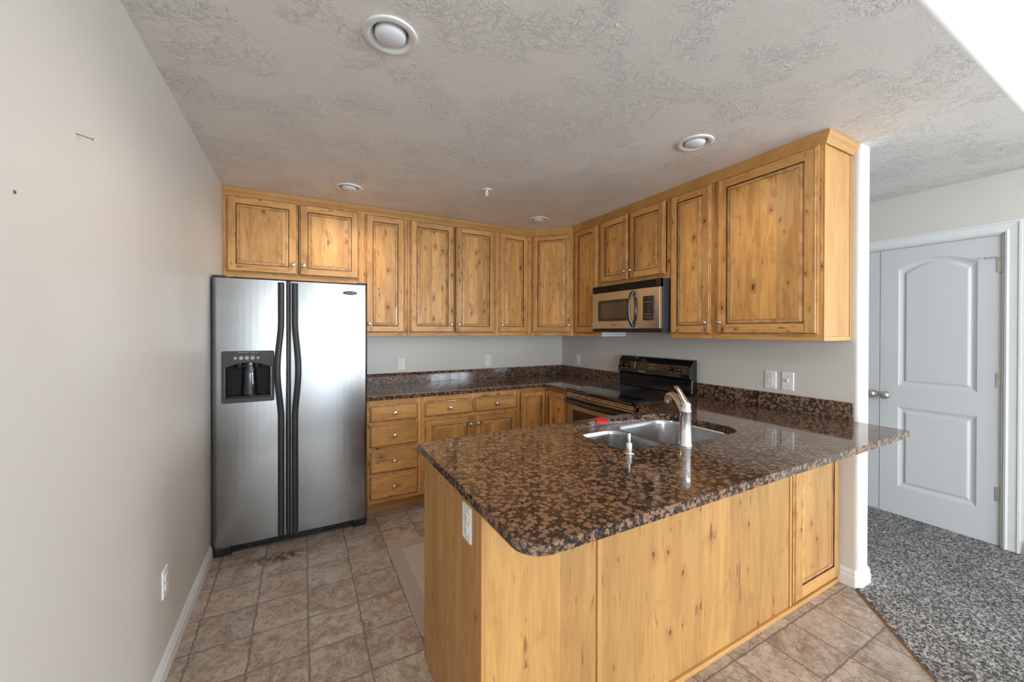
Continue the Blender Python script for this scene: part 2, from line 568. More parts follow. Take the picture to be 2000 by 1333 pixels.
M['glaze'] = glaze_mat()
M['bead'] = bead_mat()
M['granite'] = granite()
M['vinyl'] = vinyl()
M['carpet'] = carpet_mat()
M['fridge'] = steel('brushed_steel_door', col=(0.33, 0.328, 0.322), rough=0.24, warp=0.12)
M['steel'] = steel('brushed_steel', rough=0.22)
M['sink'] = steel('satin_sink_steel', col=(0.46, 0.46, 0.465), rough=0.27, axis='x')
M['nickel'] = plain('satin_nickel', (0.62, 0.60, 0.57), 0.28, 1.0)
M['chrome'] = plain('polished_chrome', (0.78, 0.78, 0.78), 0.08, 1.0)
M['black'] = plain('black_plastic', (0.012, 0.012, 0.013), 0.25)
M['gloss'] = plain('black_enamel', (0.008, 0.008, 0.009), 0.08, coat=0.5)
M['bglass'] = plain('black_glass', (0.010, 0.010, 0.011), 0.05, coat=0.5)
M['brglass'] = plain('smoked_glass', (0.035, 0.024, 0.015), 0.05, coat=0.5)
M['dgrey'] = plain('dark_grey_plastic', (0.034, 0.033, 0.031), 0.42, spec=0.35)
M['recess'] = plain('black_recess_plastic', (0.008, 0.008, 0.008), 0.5, spec=0.15)
M['side'] = plain('charcoal_side_panel', (0.035, 0.037, 0.042), 0.4)
M['mgrey'] = plain('grey_marking', (0.35, 0.35, 0.34), 0.5)
M['lgrey'] = plain('pale_marking', (0.62, 0.62, 0.60), 0.5)
M['melamine'] = plain('white_melamine', (0.82, 0.82, 0.80), 0.35)
M['plate'] = plain('white_plastic', (0.80, 0.80, 0.78), 0.3)
M['slot'] = plain('dark_slot', (0.03, 0.03, 0.03), 0.6)
M['bulb'] = plain('frosted_bulb', (0.80, 0.82, 0.85), 0.35)
M['red'] = plain('red_plastic', (0.75, 0.01, 0.015), 0.3)
M['nail'] = plain('nail_steel', (0.20, 0.19, 0.18), 0.4, 0.8)
M['hinge'] = plain('satin_hinge', (0.55, 0.54, 0.52), 0.35, 0.9)


M['edge'] = plain('tan_transition_edge', (0.30, 0.19, 0.11), 0.6)


def rug_mat():
    t = NT('beige_mat_pile')
    c = t.coord()
    n = t.noise(c, 260.0, 3, 0.7)[0]
    x, y, z = t.sep(c)
    ex = t.math('MINIMUM', x, t.math('SUBTRACT', 1.10, x))
    ey = t.math('MINIMUM', y, t.math('SUBTRACT', 0.86, y))
    e = t.math('MINIMUM', ex, ey)
    band = t.map01(e, 0.078, 0.086)
    col = t.mix(band, (0.52, 0.42, 0.35), (0.62, 0.53, 0.46))
    k = t.map01(n, 0.3, 0.7, 0.75, 1.12)
    col = t.mix(1.0, col, t.comb(k, k, k), 'MULTIPLY')
    h = t.math('ADD', t.math('MULTIPLY', n, 0.6), t.map01(e, 0.074, 0.082))
    return t.set(col=col, rough=0.95, spec=0.1, normal=t.bump(h, 0.8, 0.006))


M['rug'] = rug_mat()


def glass_mat():
    t = NT('window_glass')
    tr = t.n('ShaderNodeBsdfTransparent')
    gl = t.n('ShaderNodeBsdfGlossy'); gl.inputs['Roughness'].default_value = 0.02
    mx = t.n('ShaderNodeMixShader'); mx.inputs[0].default_value = 0.06
    t.link(tr.outputs[0], mx.inputs[1]); t.link(gl.outputs[0], mx.inputs[2])
    t.link(mx.outputs[0], t.nt.nodes['Material Output'].inputs[0])
    return t.mat


M['glass'] = glass_mat()

# ------------------------------------------------------------------ room shell
FL = -0.02
# vinyl / carpet border: diagonal from the wall end, then along the room
DX = 1.692
vin = [(XL - 0.1, YB + 0.1), (W + 0.06, YB + 0.1), (W + 0.06, YWE + 0.02), (YWE + DX, YWE), (-0.6 + DX, -0.6), (XL - 0.1, -0.6)]
struct('floor', MB().prism(vin, 0.0, -0.05), M['vinyl'])
DY0_, DY1_ = 0.692, 1.918
cp = [(YWE + DX + 0.004, YWE), (W + 0.13, YWE + 0.001), (W + 0.13, YB - 0.001), (XW - 0.001, YB - 0.001), (XW - 0.001, DY1_ - 0.006), (XW + 0.06, DY1_ - 0.006), (XW + 0.06, DY0_ + 0.006), (XW - 0.001, DY0_ + 0.006), (XW - 0.001, -0.605), (6.299, -0.605), (6.299, YR + 0.001), (XL + 0.001, YR + 0.001), (XL + 0.001, -0.604), (-0.6 + DX + 0.002, -0.604)]
car = obj('carpet', MB().prism(cp, 0.010, -0.05), M['carpet'], bevel=0.006)
tag(car, 'grey and brown speckled carpet beyond the vinyl floor', 'carpet', kind='stuff')
struct('trim_1', MB().prism([(YWE + DX - 0.003, YWE - 0.002), (YWE + DX + 0.003, YWE - 0.002), (-0.6 + DX + 0.003, -0.602), (-0.6 + DX - 0.003, -0.602)], 0.0, 0.006), M['edge'])

ww = (-6.25, -3.55, 0.15, 2.25)  # made-up opening that lets the west fill in
struct('wall_left', MB().holed([[(YR - 0.12, 0), (YB + 0.12, 0), (YB + 0.12, HL), (YR - 0.12, HL)], [(ww[0], ww[2]), (ww[1], ww[2]), (ww[1], ww[3]), (ww[0], ww[3])]], XL - 0.12, XL, 'yz'), M['wall'])
struct('wall_back', MB().box(XL, XW + 0.12, YB, YB + 0.12, 0, HL), M['wall'])
# kitchen partition with bull-nosed end
pr = rrect(W, WO, YWE, YB, (0.022, 0.022, 0, 0), 6)
struct('wall_right', MB().prism(pr, 0, H, smooth=False), M['wall'])
# far wall with the closet door opening (y 0.695..1.915)
DY0, DY1, DZ = 0.692, 1.918, 2.047
mb = MB().box(XW, XW + 0.12, DY1, YB, 0, HL).box(XW, XW + 0.12, -0.6, DY0, 0, HL).box(XW, XW + 0.12, DY0, DY1, DZ, HL)
mb.box(XW + 0.11, XW + 0.12, DY0, DY1, 0, DZ)
struct('wall_far', mb, M['wall'])
struct('wall_jog', MB().box(XW + 0.12, 6.42, -0.6, -0.48, 0, HL), M['wall'])


def wall_with_window(name, x0, x1, wins, zt):
    mb = MB()
    loops = [[(x0, 0), (x1, 0), (x1, zt), (x0, zt)]] + [[(a, c), (b, c), (b, d), (a, d)] for a, b, c, d in wins]
    return mb, loops


wins = [(-0.35, 2.25, 0.06, 1.98), (4.25, 5.85, 0.70, 2.50)]
mb, loops = wall_with_window('r', XL, 6.3, wins, HL)
mb.holed(loops, YR - 0.12, YR, 'xz')
struct('wall_rear', mb, M['wall'])
ew = (-6.35, -3.45, 0.3, 2.25)  # made-up opening that lets the east fill in
loops = [[(YR, 0), (-0.6, 0), (-0.6, HL), (YR, HL)], [(ew[0], ew[2]), (ew[1], ew[2]), (ew[1], ew[3]), (ew[0], ew[3])]]
struct('wall_east', MB().holed(loops, 6.3, 6.42, 'yz'), M['wall'])
struct('ceiling', MB().box(XL, XW, YH + 0.022, YB, H, H + 0.1), M['ceil'])
struct('ceiling', MB().box(XL, 6.42, YR - 0.12, YH + 0.12, HL, HL + 0.1), M['ceil'])
struct('wall_header', MB().prism([(YH + 0.022, H), (YH + 0.022, H + 0.1), (YH + 0.12, H + 0.1), (YH + 0.12, HL), (YH, HL)] + [(YH + 0.022 - 0.022 * math.cos(a), H + 0.022 - 0.022 * math.sin(a)) for a in [PI / 2 * k / 8 for k in range(9)]], XL, XW, 'yz', smooth=True), M['wall'])


def window(n, a, b, c, d, y, cols, rows, side=False):
    fr = MB()
    t = 0.045
    fr.box(a, b, y - 0.06, y + 0.012, c, c + t).box(a, b, y - 0.06, y + 0.012, d - t, d)
    fr.box(a, a + t, y - 0.06, y + 0.012, c + t, d - t).box(b - t, b, y - 0.06, y + 0.012, c + t, d - t)
    m = (a + b) / 2
    fr.box(m - 0.035, m + 0.035, y - 0.055, y + 0.006, c + t, d - t)
    for i in range(1, cols):
        x = a + (b - a) * i / cols
        if abs(x - m) > 0.05: fr.box(x - 0.008, x + 0.008, y - 0.035, y - 0.015, c + t, d - t)
    for i in range(1, rows):
        z = c + (d - c) * i / rows
        fr.box(a + t, b - t, y - 0.034, y - 0.016, z - 0.008, z + 0.008)
    root = struct('window_%d' % n, fr, M['white'])
    obj('pane', MB().box(a + t, b - t, y - 0.027, y - 0.023, c + t, d - t), M['glass'], root)
    if side:
        root.rotation_euler = (0, 0, math.radians(-90))
    return root


window(1, *wins[0], YR - 0.03, 2, 1)
window(2, *wins[1], YR - 0.03, 4, 2)
wn = window(3, -(ew[1]), -(ew[0]), ew[2], ew[3], 6.33, 4, 2)  # unseen window, added only around the east fill
wn.rotation_euler = (0, 0, math.radians(-90))


wn = window(4, ww[0], ww[1], ww[2], ww[3], -XL - 0.001 + 0.03, 4, 2)  # unseen window, added only around the west fill
wn.rotation_euler = (0, 0, math.radians(90))
for q in (wn,):
    q.location = (0, 0, 0)


def base_profile(h=0.085, t=0.014):
    return [(0, 0), (t, 0), (t, h * 0.62), (t * 0.72, h * 0.68), (t * 0.72, h * 0.74), (t * 0.86, h * 0.80), (t * 0.55, h * 0.93), (t * 0.3, h), (0, h)]


def baseboard(name, pts, h=0.085, t=0.014):
    """pts: wall line with the room on its left side; mitred profile sweep"""
    mb = MB()
    P = [Vector(p) for p in pts]
    nrm = []
    for i in range(len(P) - 1):
        d = (P[i + 1] - P[i]).normalized()
        nrm.append(Vector((-d.y, d.x)))
    rings = []
    for i, p in enumerate(P):
        if i == 0: n = nrm[0]
        elif i == len(P) - 1: n = nrm[-1]
        else:
            n = (nrm[i - 1] + nrm[i]); n = n / (n.length_squared / 2)
        rings.append([(p.x + n.x * a, p.y + n.y * a, b) for a, b in base_profile(h, t)])
    mb.loft(rings, smooth=False)
    return struct(name, mb, M['white'])


baseboard('baseboard_left', [(XL, 2.97), (XL, YR)])
c = 0.016
baseboard('baseboard_right', [(W, 1.045), (W, YWE + c), (W + c, YWE), (WO - c, YWE), (WO, YWE + c), (WO, YB)][::-1], 0.095)
baseboard('baseboard_far', [(XW, 0.60), (XW, -0.6)][::-1], 0.095)

# ------------------------------------------------------------------ closet double door in the far wall
def arch_loop(y0, y1, z0, z1, rise, off=0.0, n=14):
    """loop in (y,z): flat bottom, arched top"""
    y0 += off; y1 -= off; z0 += off; z1 -= off
    pts = [(y0, z0), (y1, z0)]
    if rise <= 0:
        return pts[:1] + [(y0 + (y1 - y0) * i / n, z0) for i in range(1, n)] + [(y1, z0), (y1, z1)] + [(y1 - (y1 - y0) * i / n, z1) for i in range(1, n)] + [(y0, z1)]
    out = [(y0, z0)] + [(y0 + (y1 - y0) * i / n, z0) for i in range(1, n)] + [(y1, z0), (y1, z1)]
    for i in range(1, n):
        t = i / n
        out.append((y1 - (y1 - y0) * t, z1 + rise * (1 - (2 * t - 1) ** 2)))
    return out + [(y0, z1)]


def door_leaf(name, y0, y1, hinge_side, label):
    z0, z1 = 0.0115, DZ - 0.006
    xf = XW + 0.012                # face
    mb = MB()
    py0, py1 = y0 + 0.105, y1 - 0.105
    specs = [(py0, py1, 0.228, 0.838, 0.0), (py0, py1, 1.0, 1.885, 0.065)]
    loops = [arch_loop(a, b, c, d, r) for a, b, c, d, r in specs]
    mb.holed([[(y0, z0), (y1, z0), (y1, z1), (y0, z1)]] + loops, xf, None, 'yz')
    for a, b, c, d, r in specs:
        offs = [(0, 0), (0.006, 0.004), (0.020, 0.010), (0.030, 0.011), (0.040, 0.004), (0.046, 0.002)]
        rings = [[(xf + dx, u, v) for u, v in arch_loop(a, b, c, d, r, o)] for o, dx in offs]
        mb.loft(rings, smooth=False, caps=False)
        mb.f.append(tuple(range(len(mb.v), len(mb.v) + len(rings[-1])))); mb.m.append(0); mb.sm.append(False)
        mb.v += rings[-1]
    mb.quad((xf + 0.035, y0, z0), (xf + 0.035, y1, z0), (xf + 0.035, y1, z1), (xf + 0.035, y0, z1))
    for a, b in (((y0, z0), (y1, z0)), ((y1, z0), (y1, z1)), ((y1, z1), (y0, z1)), ((y0, z1), (y0, z0))):
        mb.quad((xf, a[0], a[1]), (xf, b[0], b[1]), (xf + 0.035, b[0], b[1]), (xf + 0.035, a[0], a[1]))
    o = struct(name, mb, M['door'])
    ky = y1 - 0.038 if hinge_side < 0 else y0 + 0.038
    kn = MB().lathe([(0.004, 0.0), (0.027, 0.0), (0.027, -0.005), (0.013, -0.009), (0.011, -0.028), (0.022, -0.036), (0.029, -0.046), (0.029, -0.056), (0.020, -0.066), (0.002, -0.069)], (xf, ky, 0.918), 'x', 24)
    obj('handle', kn, M['nickel'], o)
    hy = y0 - 0.002 if hinge_side < 0 else y1 + 0.002
    for hz in (0.30, 1.045, 1.80):
        hb = MB().lathe([(0.006, hz), (0.006, hz + 0.09)], (xf - 0.008, hy, 0), 'z', 10)
        sg = 1 if hinge_side < 0 else -1
        hb.box(xf - 0.004, xf - 0.0005, hy, hy + sg * 0.026, hz, hz + 0.09)
        hb.lathe([(0.0045, hz - 0.006), (0.0045, hz + 0.096)], (xf - 0.008, hy, 0), 'z', 10)
        obj('hinge', hb, M['hinge'], o)
    if hinge_side < 0:
        st = MB().tube([(xf - 0.010, hy + 0.002, 1.892), (xf - 0.05, hy + 0.02, 1.893), (xf - 0.045, hy + 0.06, 1.893)], 0.003, 8, upv=(0, 0, 1))
        st.lathe([(0.001, -0.014), (0.008, -0.012), (0.008, 0.0), (0.001, 0.002)], (xf - 0.040, hy + 0.062, 1.893), 'x', 12)
        obj('door_stop', st, M['hinge'], o)
    return o


door_leaf('door_1', 0.698, 1.302, -1, '')
door_leaf('door_2', 1.306, 1.912, 1, '')


def casing():
    prof = [(0, 0), (0.011, 0.0), (0.015, 0.010), (0.011, 0.020), (0.013, 0.052), (0.019, 0.058), (0.019, 0.068), (0.0, 0.068)]
    mb = MB()
    pth = [(DY0, 0.0), (DY0, DZ), (DY1, DZ), (DY1, 0.0)]
    dirs = [(-1, 0), (-1, 1), (1, 1), (1, 0)]
    rings = []
    for (y, z), (dy, dz) in zip(pth, dirs):
        rings.append([(XW - a, y + dy * (b + 0.006), z + dz * (b + 0.006)) for a, b in prof])
    mb.loft(rings, smooth=False)
    mb.box(XW - 0.002, XW + 0.05, DY0 - 0.0, DY0 + 0.004, 0, DZ).box(XW - 0.002, XW + 0.05, DY1 - 0.004, DY1, 0, DZ).box(XW - 0.002, XW + 0.05, DY0, DY1, DZ - 0.004, DZ)
    return struct('trim_2', mb, M['white'])


casing()

# ------------------------------------------------------------------ cabinets
R90 = math.radians(-90)
WM = [M['wv'], M['wh'], M['glaze'], M['bead']]


def knob(parent, x, y, z):
    k = MB().lathe([(0.006, 0.001), (0.006, -0.010), (0.0075, -0.013), (0.014, -0.017), (0.0155, -0.021), (0.013, -0.026), (0.006, -0.0285), (0.0008, -0.029)], (0, 0, 0), 'y', 20)
    return obj('knob', k, M['nickel'], parent, (x, y, z))


def cab_door(parent, x, z, w, h, yf, kx=None, kz=None, stile=0.056):
    """raised-panel door; local origin at lower left of its face, back at y=yf, face 20 mm proud"""
    mb = MB()
    T = 0.020

    def rect(o, y): return [(o, y, o), (w - o, y, o), (w - o, y, h - o), (o, y, h - o)]

    def ring(o1, y1, o2, y2, m, m2=None):
        a, b = rect(o1, y1), rect(o2, y2)
        for i in range(4):
            j = (i + 1) % 4
            mm = m if (i % 2 == 1 or m2 is None) else m2
            mb.quad(a[i], a[j], b[j], b[i], mm)
    mb.quad(*rect(0, -0.001)[::-1], 0)
    ring(0, -0.001, 0, -0.011, 0, 1)
    ring(0, -0.011, 0.006, -0.014, 3)
    ring(0.006, -0.014, 0.0085, -0.0145, 2)
    ring(0.0085, -0.0145, 0.011, -T, 3)
    # frame: stiles full height, rails between
    a, s = 0.011, stile
    y = -T
    mb.quad((a, y, a), (s, y, a), (s, y, h - a), (a, y, h - a), 0)
    mb.quad((w - s, y, a), (w - a, y, a), (w - a, y, h - a), (w - s, y, h - a), 0)
    mb.quad((s, y, a), (w - s, y, a), (w - s, y, s), (s, y, s), 1)
    mb.quad((s, y, h - s), (w - s, y, h - s), (w - s, y, h - a), (s, y, h - a), 1)
    ring(s, -T, s + 0.0015, -0.0125, 2)
    ring(s + 0.0015, -0.0125, s + 0.0045, -0.012, 2)
    ring(s + 0.0045, -0.012, s + 0.008, -0.0155, 3)
    ring(s + 0.008, -0.0155, s + 0.024, -0.0185, 3)
    ring(s + 0.024, -0.0185, s + 0.0255, -0.0165, 2)
    ring(s + 0.0255, -0.0165, s + 0.028, -0.0175, 3)
    o = s + 0.028
    mb.quad(*rect(o, -0.0175), 0)
    d = obj('door', mb, WM, parent, (x, yf, z))
    if kx is not None: knob(d, kx, -T, kz)
    return d


def cab_drawer(parent, x, z, w, h, yf):
    mb = MB()
    T = 0.020

    def rect(o, y): return [(o, y, o), (w - o, y, o), (w - o, y, h - o), (o, y, h - o)]

    def ring(o1, y1, o2, y2, m):
        a, b = rect(o1, y1), rect(o2, y2)
        for i in range(4): mb.quad(a[i], a[(i + 1) % 4], b[(i + 1) % 4], b[i], m)
    mb.quad(*rect(0, -0.001)[::-1], 1)
    ring(0, -0.001, 0, -0.010, 1)
    ring(0, -0.010, 0.006, -0.013, 3)
    ring(0.006, -0.013, 0.0085, -0.0135, 2)
    ring(0.0085, -0.0135, 0.013, -T, 3)
    mb.quad(*rect(0.013, -T), 1)
    d = obj('drawer', mb, WM, parent, (x, yf, z))
    knob(d, w / 2, -T, h / 2)
    return d


def frame(parent, w, d, z0, z1, stiles, rails, carc_m=None, toe=None, side=None):
    """carcass box behind a face frame. stiles: [(x0,x1)], rails: [(z0,z1)]"""
    mb = MB()
    g = 0.0006
    ff = 0.019
    mb.box(g, w - g, -0.002, -(d - ff), z0, z1, 4 if side is None else side)
    for a, b in stiles: mb.box(max(a, g), min(b, w - g), -(d - ff) + 0.0002, -d, z0, z1, 0)
    xs = sorted(stiles)
    for i in range(len(xs) - 1):
        for a, b in rails:
            mb.box(xs[i][1], xs[i + 1][0], -(d - ff) + 0.0002, -d, a, b, 1)
    if toe: mb.box(g, w - g, -0.03, -(d - 0.075), 0, z0, 5)
    o = obj('carcass', mb, WM + [M['wf'], M['wfh'], M['melamine']], parent, bevel=0.0012, seg=1, weld=False)
    return o


UP, FB = 0.285, 0.305          # cabinet depths on the back wall, on the right wall
ZU, ZT = 1.361, 2.40           # underside and top of the wall cabinets
cabs = 'knotty alder wall cabinets'

t = thing('wall_cabinet', 'wide two-door knotty alder cabinet above the refrigerator', 'cabinet', (XL + 0.001, YB, 0), 0)
frame(t, 0.951, UP, 1.795, ZT, [(0, 0.028), (0.90, 0.951)], [(1.795, 1.842), (2.37, ZT)])
cab_door(t, 0.021, 1.832, 0.447, 0.552, -UP, 0.447 - 0.030, 0.078)
cab_door(t, 0.478, 1.832, 0.431, 0.552, -UP, 0.030, 0.078)

t = thing('wall_cabinet', 'narrow one-door knotty alder cabinet just right of the refrigerator', 'cabinet', (0.456, YB, 0), 0)
frame(t, 0.356, UP, ZU, ZT, [(0, 0.03), (0.32, 0.356)], [(ZU, 1.40), (2.37, ZT)])
cab_door(t, 0.009, 1.392, 0.322, 0.988, -UP, 0.025, 0.075)

t = thing('wall_cabinet', 'tall two-door knotty alder cabinet in the middle of the back wall', 'cabinet', (0.813, YB, 0), 0)
frame(t, 0.858, UP, ZU, ZT, [(0, 0.03), (0.828, 0.858)], [(ZU, 1.40), (2.37, ZT)])
cab_door(t, 0.020, 1.392, 0.404, 0.988, -UP, 0.404 - 0.028, 0.075)
cab_door(t, 0.443, 1.392, 0.400, 0.988, -UP, 0.028, 0.075)

t = thing('wall_cabinet', 'narrow one-door alder cabinet left of the angled corner cabinet', 'cabinet', (1.672, YB, 0), 0)
frame(t, 0.408, UP, ZU, ZT, [(0, 0.04), (0.355, 0.408)], [(ZU, 1.40), (2.37, ZT)])
cab_door(t, 0.034, 1.392, 0.327, 0.988, -UP, 0.028, 0.075)

# diagonal corner cabinet
A = Vector((2.0815, YB - UP))
B = Vector((W - FB, 3.090))
dv = B - A
ang = math.atan2(dv.y, dv.x)
L = dv.length
t = thing('corner_wall_cabinet', 'angled one-door knotty alder cabinet across the kitchen corner', 'cabinet', (A.x, A.y, 0), ang)
mb = MB()
n = Vector((-dv.y, dv.x)).normalized()
def loc2(p):
    q = Vector(p) - A
    return (q.dot(dv.normalized()), q.dot(n))
poly = [loc2(p) for p in ((A.x, A.y), (B.x, B.y), (W - 0.001, B.y), (W - 0.001, YB - 0.001), (A.x, YB - 0.001))]
poly2 = [(a, b if i > 1 else 0.019) for i, (a, b) in enumerate(poly)]
mb.prism(poly2, ZU, ZT, 'xy', 4)
mb.box(0.0005, 0.028, 0.019, 0, ZU, ZT, 0).box(L - 0.028, L - 0.0005, 0.019, 0, ZU, ZT, 0)
mb.box(0.028, L - 0.028, 0.019, 0, ZU, 1.40, 1).box(0.028, L - 0.028, 0.019, 0, 2.37, ZT, 1)
obj('carcass', mb, WM + [M['wf']], t, bevel=0.001, seg=1, weld=False)
cab_door(t, 0.014, 1.392, L - 0.030, 0.988, 0, L - 0.030 - 0.026, 0.075)

# right wall, from the corner towards the camera
def rw(name, label, y_far, **k): return thing(name, label, 'cabinet', (W, y_far, 0), R90)

t = rw('wall_cabinet', 'narrow one-door alder cabinet between the corner and the microwave', 3.089)
frame(t, 0.397, FB, ZU, ZT, [(0, 0.03), (0.365, 0.397)], [(ZU, 1.40), (2.37, ZT)], side=6)
cab_door(t, 0.034, 1.392, 0.330, 0.988, -FB, 0.302, 0.075)

t = rw('wall_cabinet', 'short two-door knotty alder cabinet directly above the microwave', 2.691)
frame(t, 0.747, FB, 1.800, ZT, [(0, 0.02), (0.72, 0.747)], [(1.80, 1.85), (2.37, ZT)])
cab_door(t, 0.010, 1.832, 0.330, 0.548, -FB, 0.330 - 0.026, 0.072)
cab_door(t, 0.356, 1.832, 0.352, 0.548, -FB, 0.026, 0.072)

t = rw('wall_cabinet', 'tall one-door knotty alder cabinet between the microwave and the largest cabinet', 1.943)
frame(t, 0.345, FB, ZU, ZT, [(0, 0.012), (0.325, 0.345)], [(ZU, 1.40), (2.37, ZT)])
cab_door(t, 0.012, 1.392, 0.314, 0.988, -FB, 0.314 - 0.028, 0.075)

t = rw('wall_cabinet', 'largest knotty alder cabinet with one wide door beside the hallway', 1.597)
frame(t, 0.600, FB, ZU, ZT, [(0, 0.03), (0.572, 0.600)], [(ZU, 1.40), (2.37, ZT)])
cab_door(t, 0.026, 1.392, 0.557, 0.988, -FB, 0.028, 0.075, stile=0.062)
ep = MB()
xe = 0.6005
for a, b, c, d in ((-0.022, 0.0, ZU, ZT), (-FB, -FB + 0.022, ZU, ZT)): ep.box(xe, xe + 0.006, a - 0.0008, b, c, d, 0)
ep.box(xe, xe + 0.006, -FB + 0.022, -0.0228, ZU, ZU + 0.022, 1)
ep.box(xe, xe + 0.0025, -FB + 0.022, -0.0228, ZU + 0.022, ZT, 0)
obj('end_panel', ep, [M['wf'], M['wfh']], t, bevel=0.001, seg=1)

# crown moulding along all wall cabinets
def crown():
    prof = [(0.0, 2.378), (0.006, 2.378), (0.008, 2.386), (0.012, 2.392), (0.018, 2.402), (0.026, 2.412), (0.030, 2.420), (0.030, 2.436), (0.0, 2.436)]
    zz = 0.0012
    pts = [Vector(p) for p in ((XL + 0.001, YB - UP), (A.x, A.y), (B.x, B.y), (W - FB, 0.9905), (W - 0.001, 0.9905))]
    nr = []
    for i in range(len(pts) - 1):
        d = (pts[i + 1] - pts[i]).normalized()
        nr.append(Vector((d.y, -d.x)))
    rings = []
    for i, p in enumerate(pts):
        if i == 0: q = nr[0]
        elif i == len(pts) - 1: q = nr[-1]
        else:
            q = nr[i - 1] + nr[i]; q = q / (q.length_squared / 2)
        rings.append([(p.x + q.x * (a + zz), p.y + q.y * (a + zz), b) for a, b in prof])
    mb = MB().loft(rings, smooth=False)
    o = obj('crown_molding', mb, M['wfh'])
    tag(o, 'light alder crown molding running along the tops of all wall cabinets', 'molding')


crown()

# ------------------------------------------------------------------ base cabinets
BD = 0.640                     # face frame distance from the wall (back run)
ZB, ZC = 0.10, CT - 0.0305
t = thing('base_cabinet', 'alder base cabinet with four stacked drawers beside the refrigerator', 'cabinet', (0.428, YB, 0), 0)
frame(t, 0.412, BD, ZB, ZC, [(0, 0.03), (0.372, 0.412)], [(ZB, 0.14), (0.30, 0.335), (0.50, 0.53), (0.69, 0.72), (0.84, ZC)], toe=True)
for z0, z1 in ((0.716, 0.846), (0.524, 0.694), (0.327, 0.501), (0.130, 0.314)):
    cab_drawer(t, 0.017, z0, 0.366, z1 - z0, -BD)
t = thing('base_cabinet', 'alder base cabinet with two drawers over two doors on the back wall', 'cabinet', (0.841, YB, 0), 0)
frame(t, 0.875, BD, ZB, ZC, [(0, 0.04), (0.43, 0.455), (0.84, 0.875)], [(ZB, 0.14), (0.685, 0.725), (0.84, ZC)], toe=True)
cab_drawer(t, 0.022, 0.716, 0.418, 0.120, -BD)
cab_drawer(t, 0.452, 0.716, 0.410, 0.120, -BD)
cab_door(t, 0.022, 0.125, 0.418, 0.570, -BD, 0.418 - 0.028, 0.570 - 0.075)
cab_door(t, 0.452, 0.125, 0.410, 0.570, -BD, 0.028, 0.570 - 0.075)
# inner corner with a folding pair of doors
XC2 = W - BD                   # face of the right run
t = thing('corner_base_cabinet', 'alder corner base cabinet with two narrow doors meeting inwards', 'cabinet', (1.717, YB, 0), 0)
mb = MB()
x1 = W - 0.001 - 1.717
xi = XC2 - 1.717
yr = -(YB - 2.700)
mb.prism([(0.0006, -0.002), (x1, -0.002), (x1, yr), (xi + 0.019, yr), (xi + 0.019, -BD + 0.019), (0.0006, -BD + 0.019)], ZB, ZC, 'xy', 4)
mb.box(0.0006, 0.028, -BD + 0.0192, -BD, ZB, ZC, 0).box(0.028, xi, -BD + 0.0192, -BD, 0.86, ZC, 1).box(0.028, xi, -BD + 0.0192, -BD, ZB, 0.13, 1)
mb.box(xi, xi + 0.0188, yr, yr + 0.045, ZB, ZC, 0).box(xi, xi + 0.0188, yr + 0.045, -BD, 0.86, ZC, 1).box(xi, xi + 0.0188, yr + 0.045, -BD, ZB, 0.13, 1)
mb.prism([(0.0006, -0.03), (x1, -0.03), (x1, yr), (xi + 0.075, yr), (xi + 0.075, -BD + 0.075), (0.0006, -BD + 0.075)], 0, ZB, 'xy', 5)
obj('carcass', mb, WM + [M['wf'], M['wfh']], t, weld=False, bevel=0.001, seg=1)
cab_door(t, 0.034, 0.125, xi - 0.034 - 0.021, 0.730, -BD, stile=0.045)
d2 = cab_door(t, 0, 0.125, -yr - BD - 0.004 - 0.046, 0.730, 0, 0.235, 0.60, stile=0.045)
d2.location = (xi, -BD - 0.002, 0.125); d2.rotation_euler = (0, 0, R90)

# filler cabinet between range and peninsula
t = thing('base_cabinet', 'small alder base cabinet between the range and the peninsula', 'cabinet', (W, 1.926, 0), R90)
frame(t, 0.27, BD, ZB, ZC, [(0, 0.03), (0.24, 0.27)], [(ZB, 0.14), (0.70, 0.725), (0.84, ZC)], toe=True)
cab_drawer(t, 0.02, 0.716, 0.225, 0.125, -BD)
cab_door(t, 0.02, 0.125, 0.225, 0.570, -BD, 0.20, 0.50, stile=0.045)

# ------------------------------------------------------------------ peninsula cabinet
PXL, PYF, PYN = 0.466, 1.650, 1.046       # left face, kitchen side face, room side face
t = thing('peninsula_cabinet', 'long alder paneled peninsula cabinet carrying the granite breakfast bar', 'cabinet', (PXL, PYN, 0), 0)
PW = W - PXL - 0.001
PDp = PYF - PYN
mb = MB()
mb.box(0.012, PW, 0.008, PDp - 0.02, 0.0, 0.60, 0)
mb.box(0.012, 0.65, 0.008, PDp - 0.02, 0.60, ZC, 0).box(1.52, PW, 0.008, PDp - 0.02, 0.60, ZC, 0)
mb.box(0.65, 1.52, 0.008, 0.03, 0.60, ZC, 0)
obj('carcass', mb, M['wf'], t, weld=False)
obj('end_panel', MB().box(0.0, 0.0118, 0.018, PDp, 0.0, ZC), M['wp'], t, bevel=0.001, seg=1)
obj('corner_post', MB().box(-0.001, 0.016, -0.001, 0.0178, 0.0, ZC), M['wf'], t, bevel=0.002)
obj('back_panel', MB().box(0.0165, 0.440, 0.002, 0.0078, 0.022, ZC), M['wp'], t)
obj('back_panel', MB().box(0.460, 1.690, 0.002, 0.0078, 0.022, ZC), M['wp'], t)
obj('seam_strip', MB().box(0.4405, 0.4595, -0.004, 0.0078, 0.022, ZC), M['wf'], t, bevel=0.002)
obj('seam_strip', MB().box(1.6905, 1.7095, -0.004, 0.0078, 0.022, ZC), M['wf'], t, bevel=0.002)
obj('base_strip', MB().box(0.0165, PW - 0.001, -0.012, 0.0078, 0.0, 0.0215), M['wfh'], t, bevel=0.003)
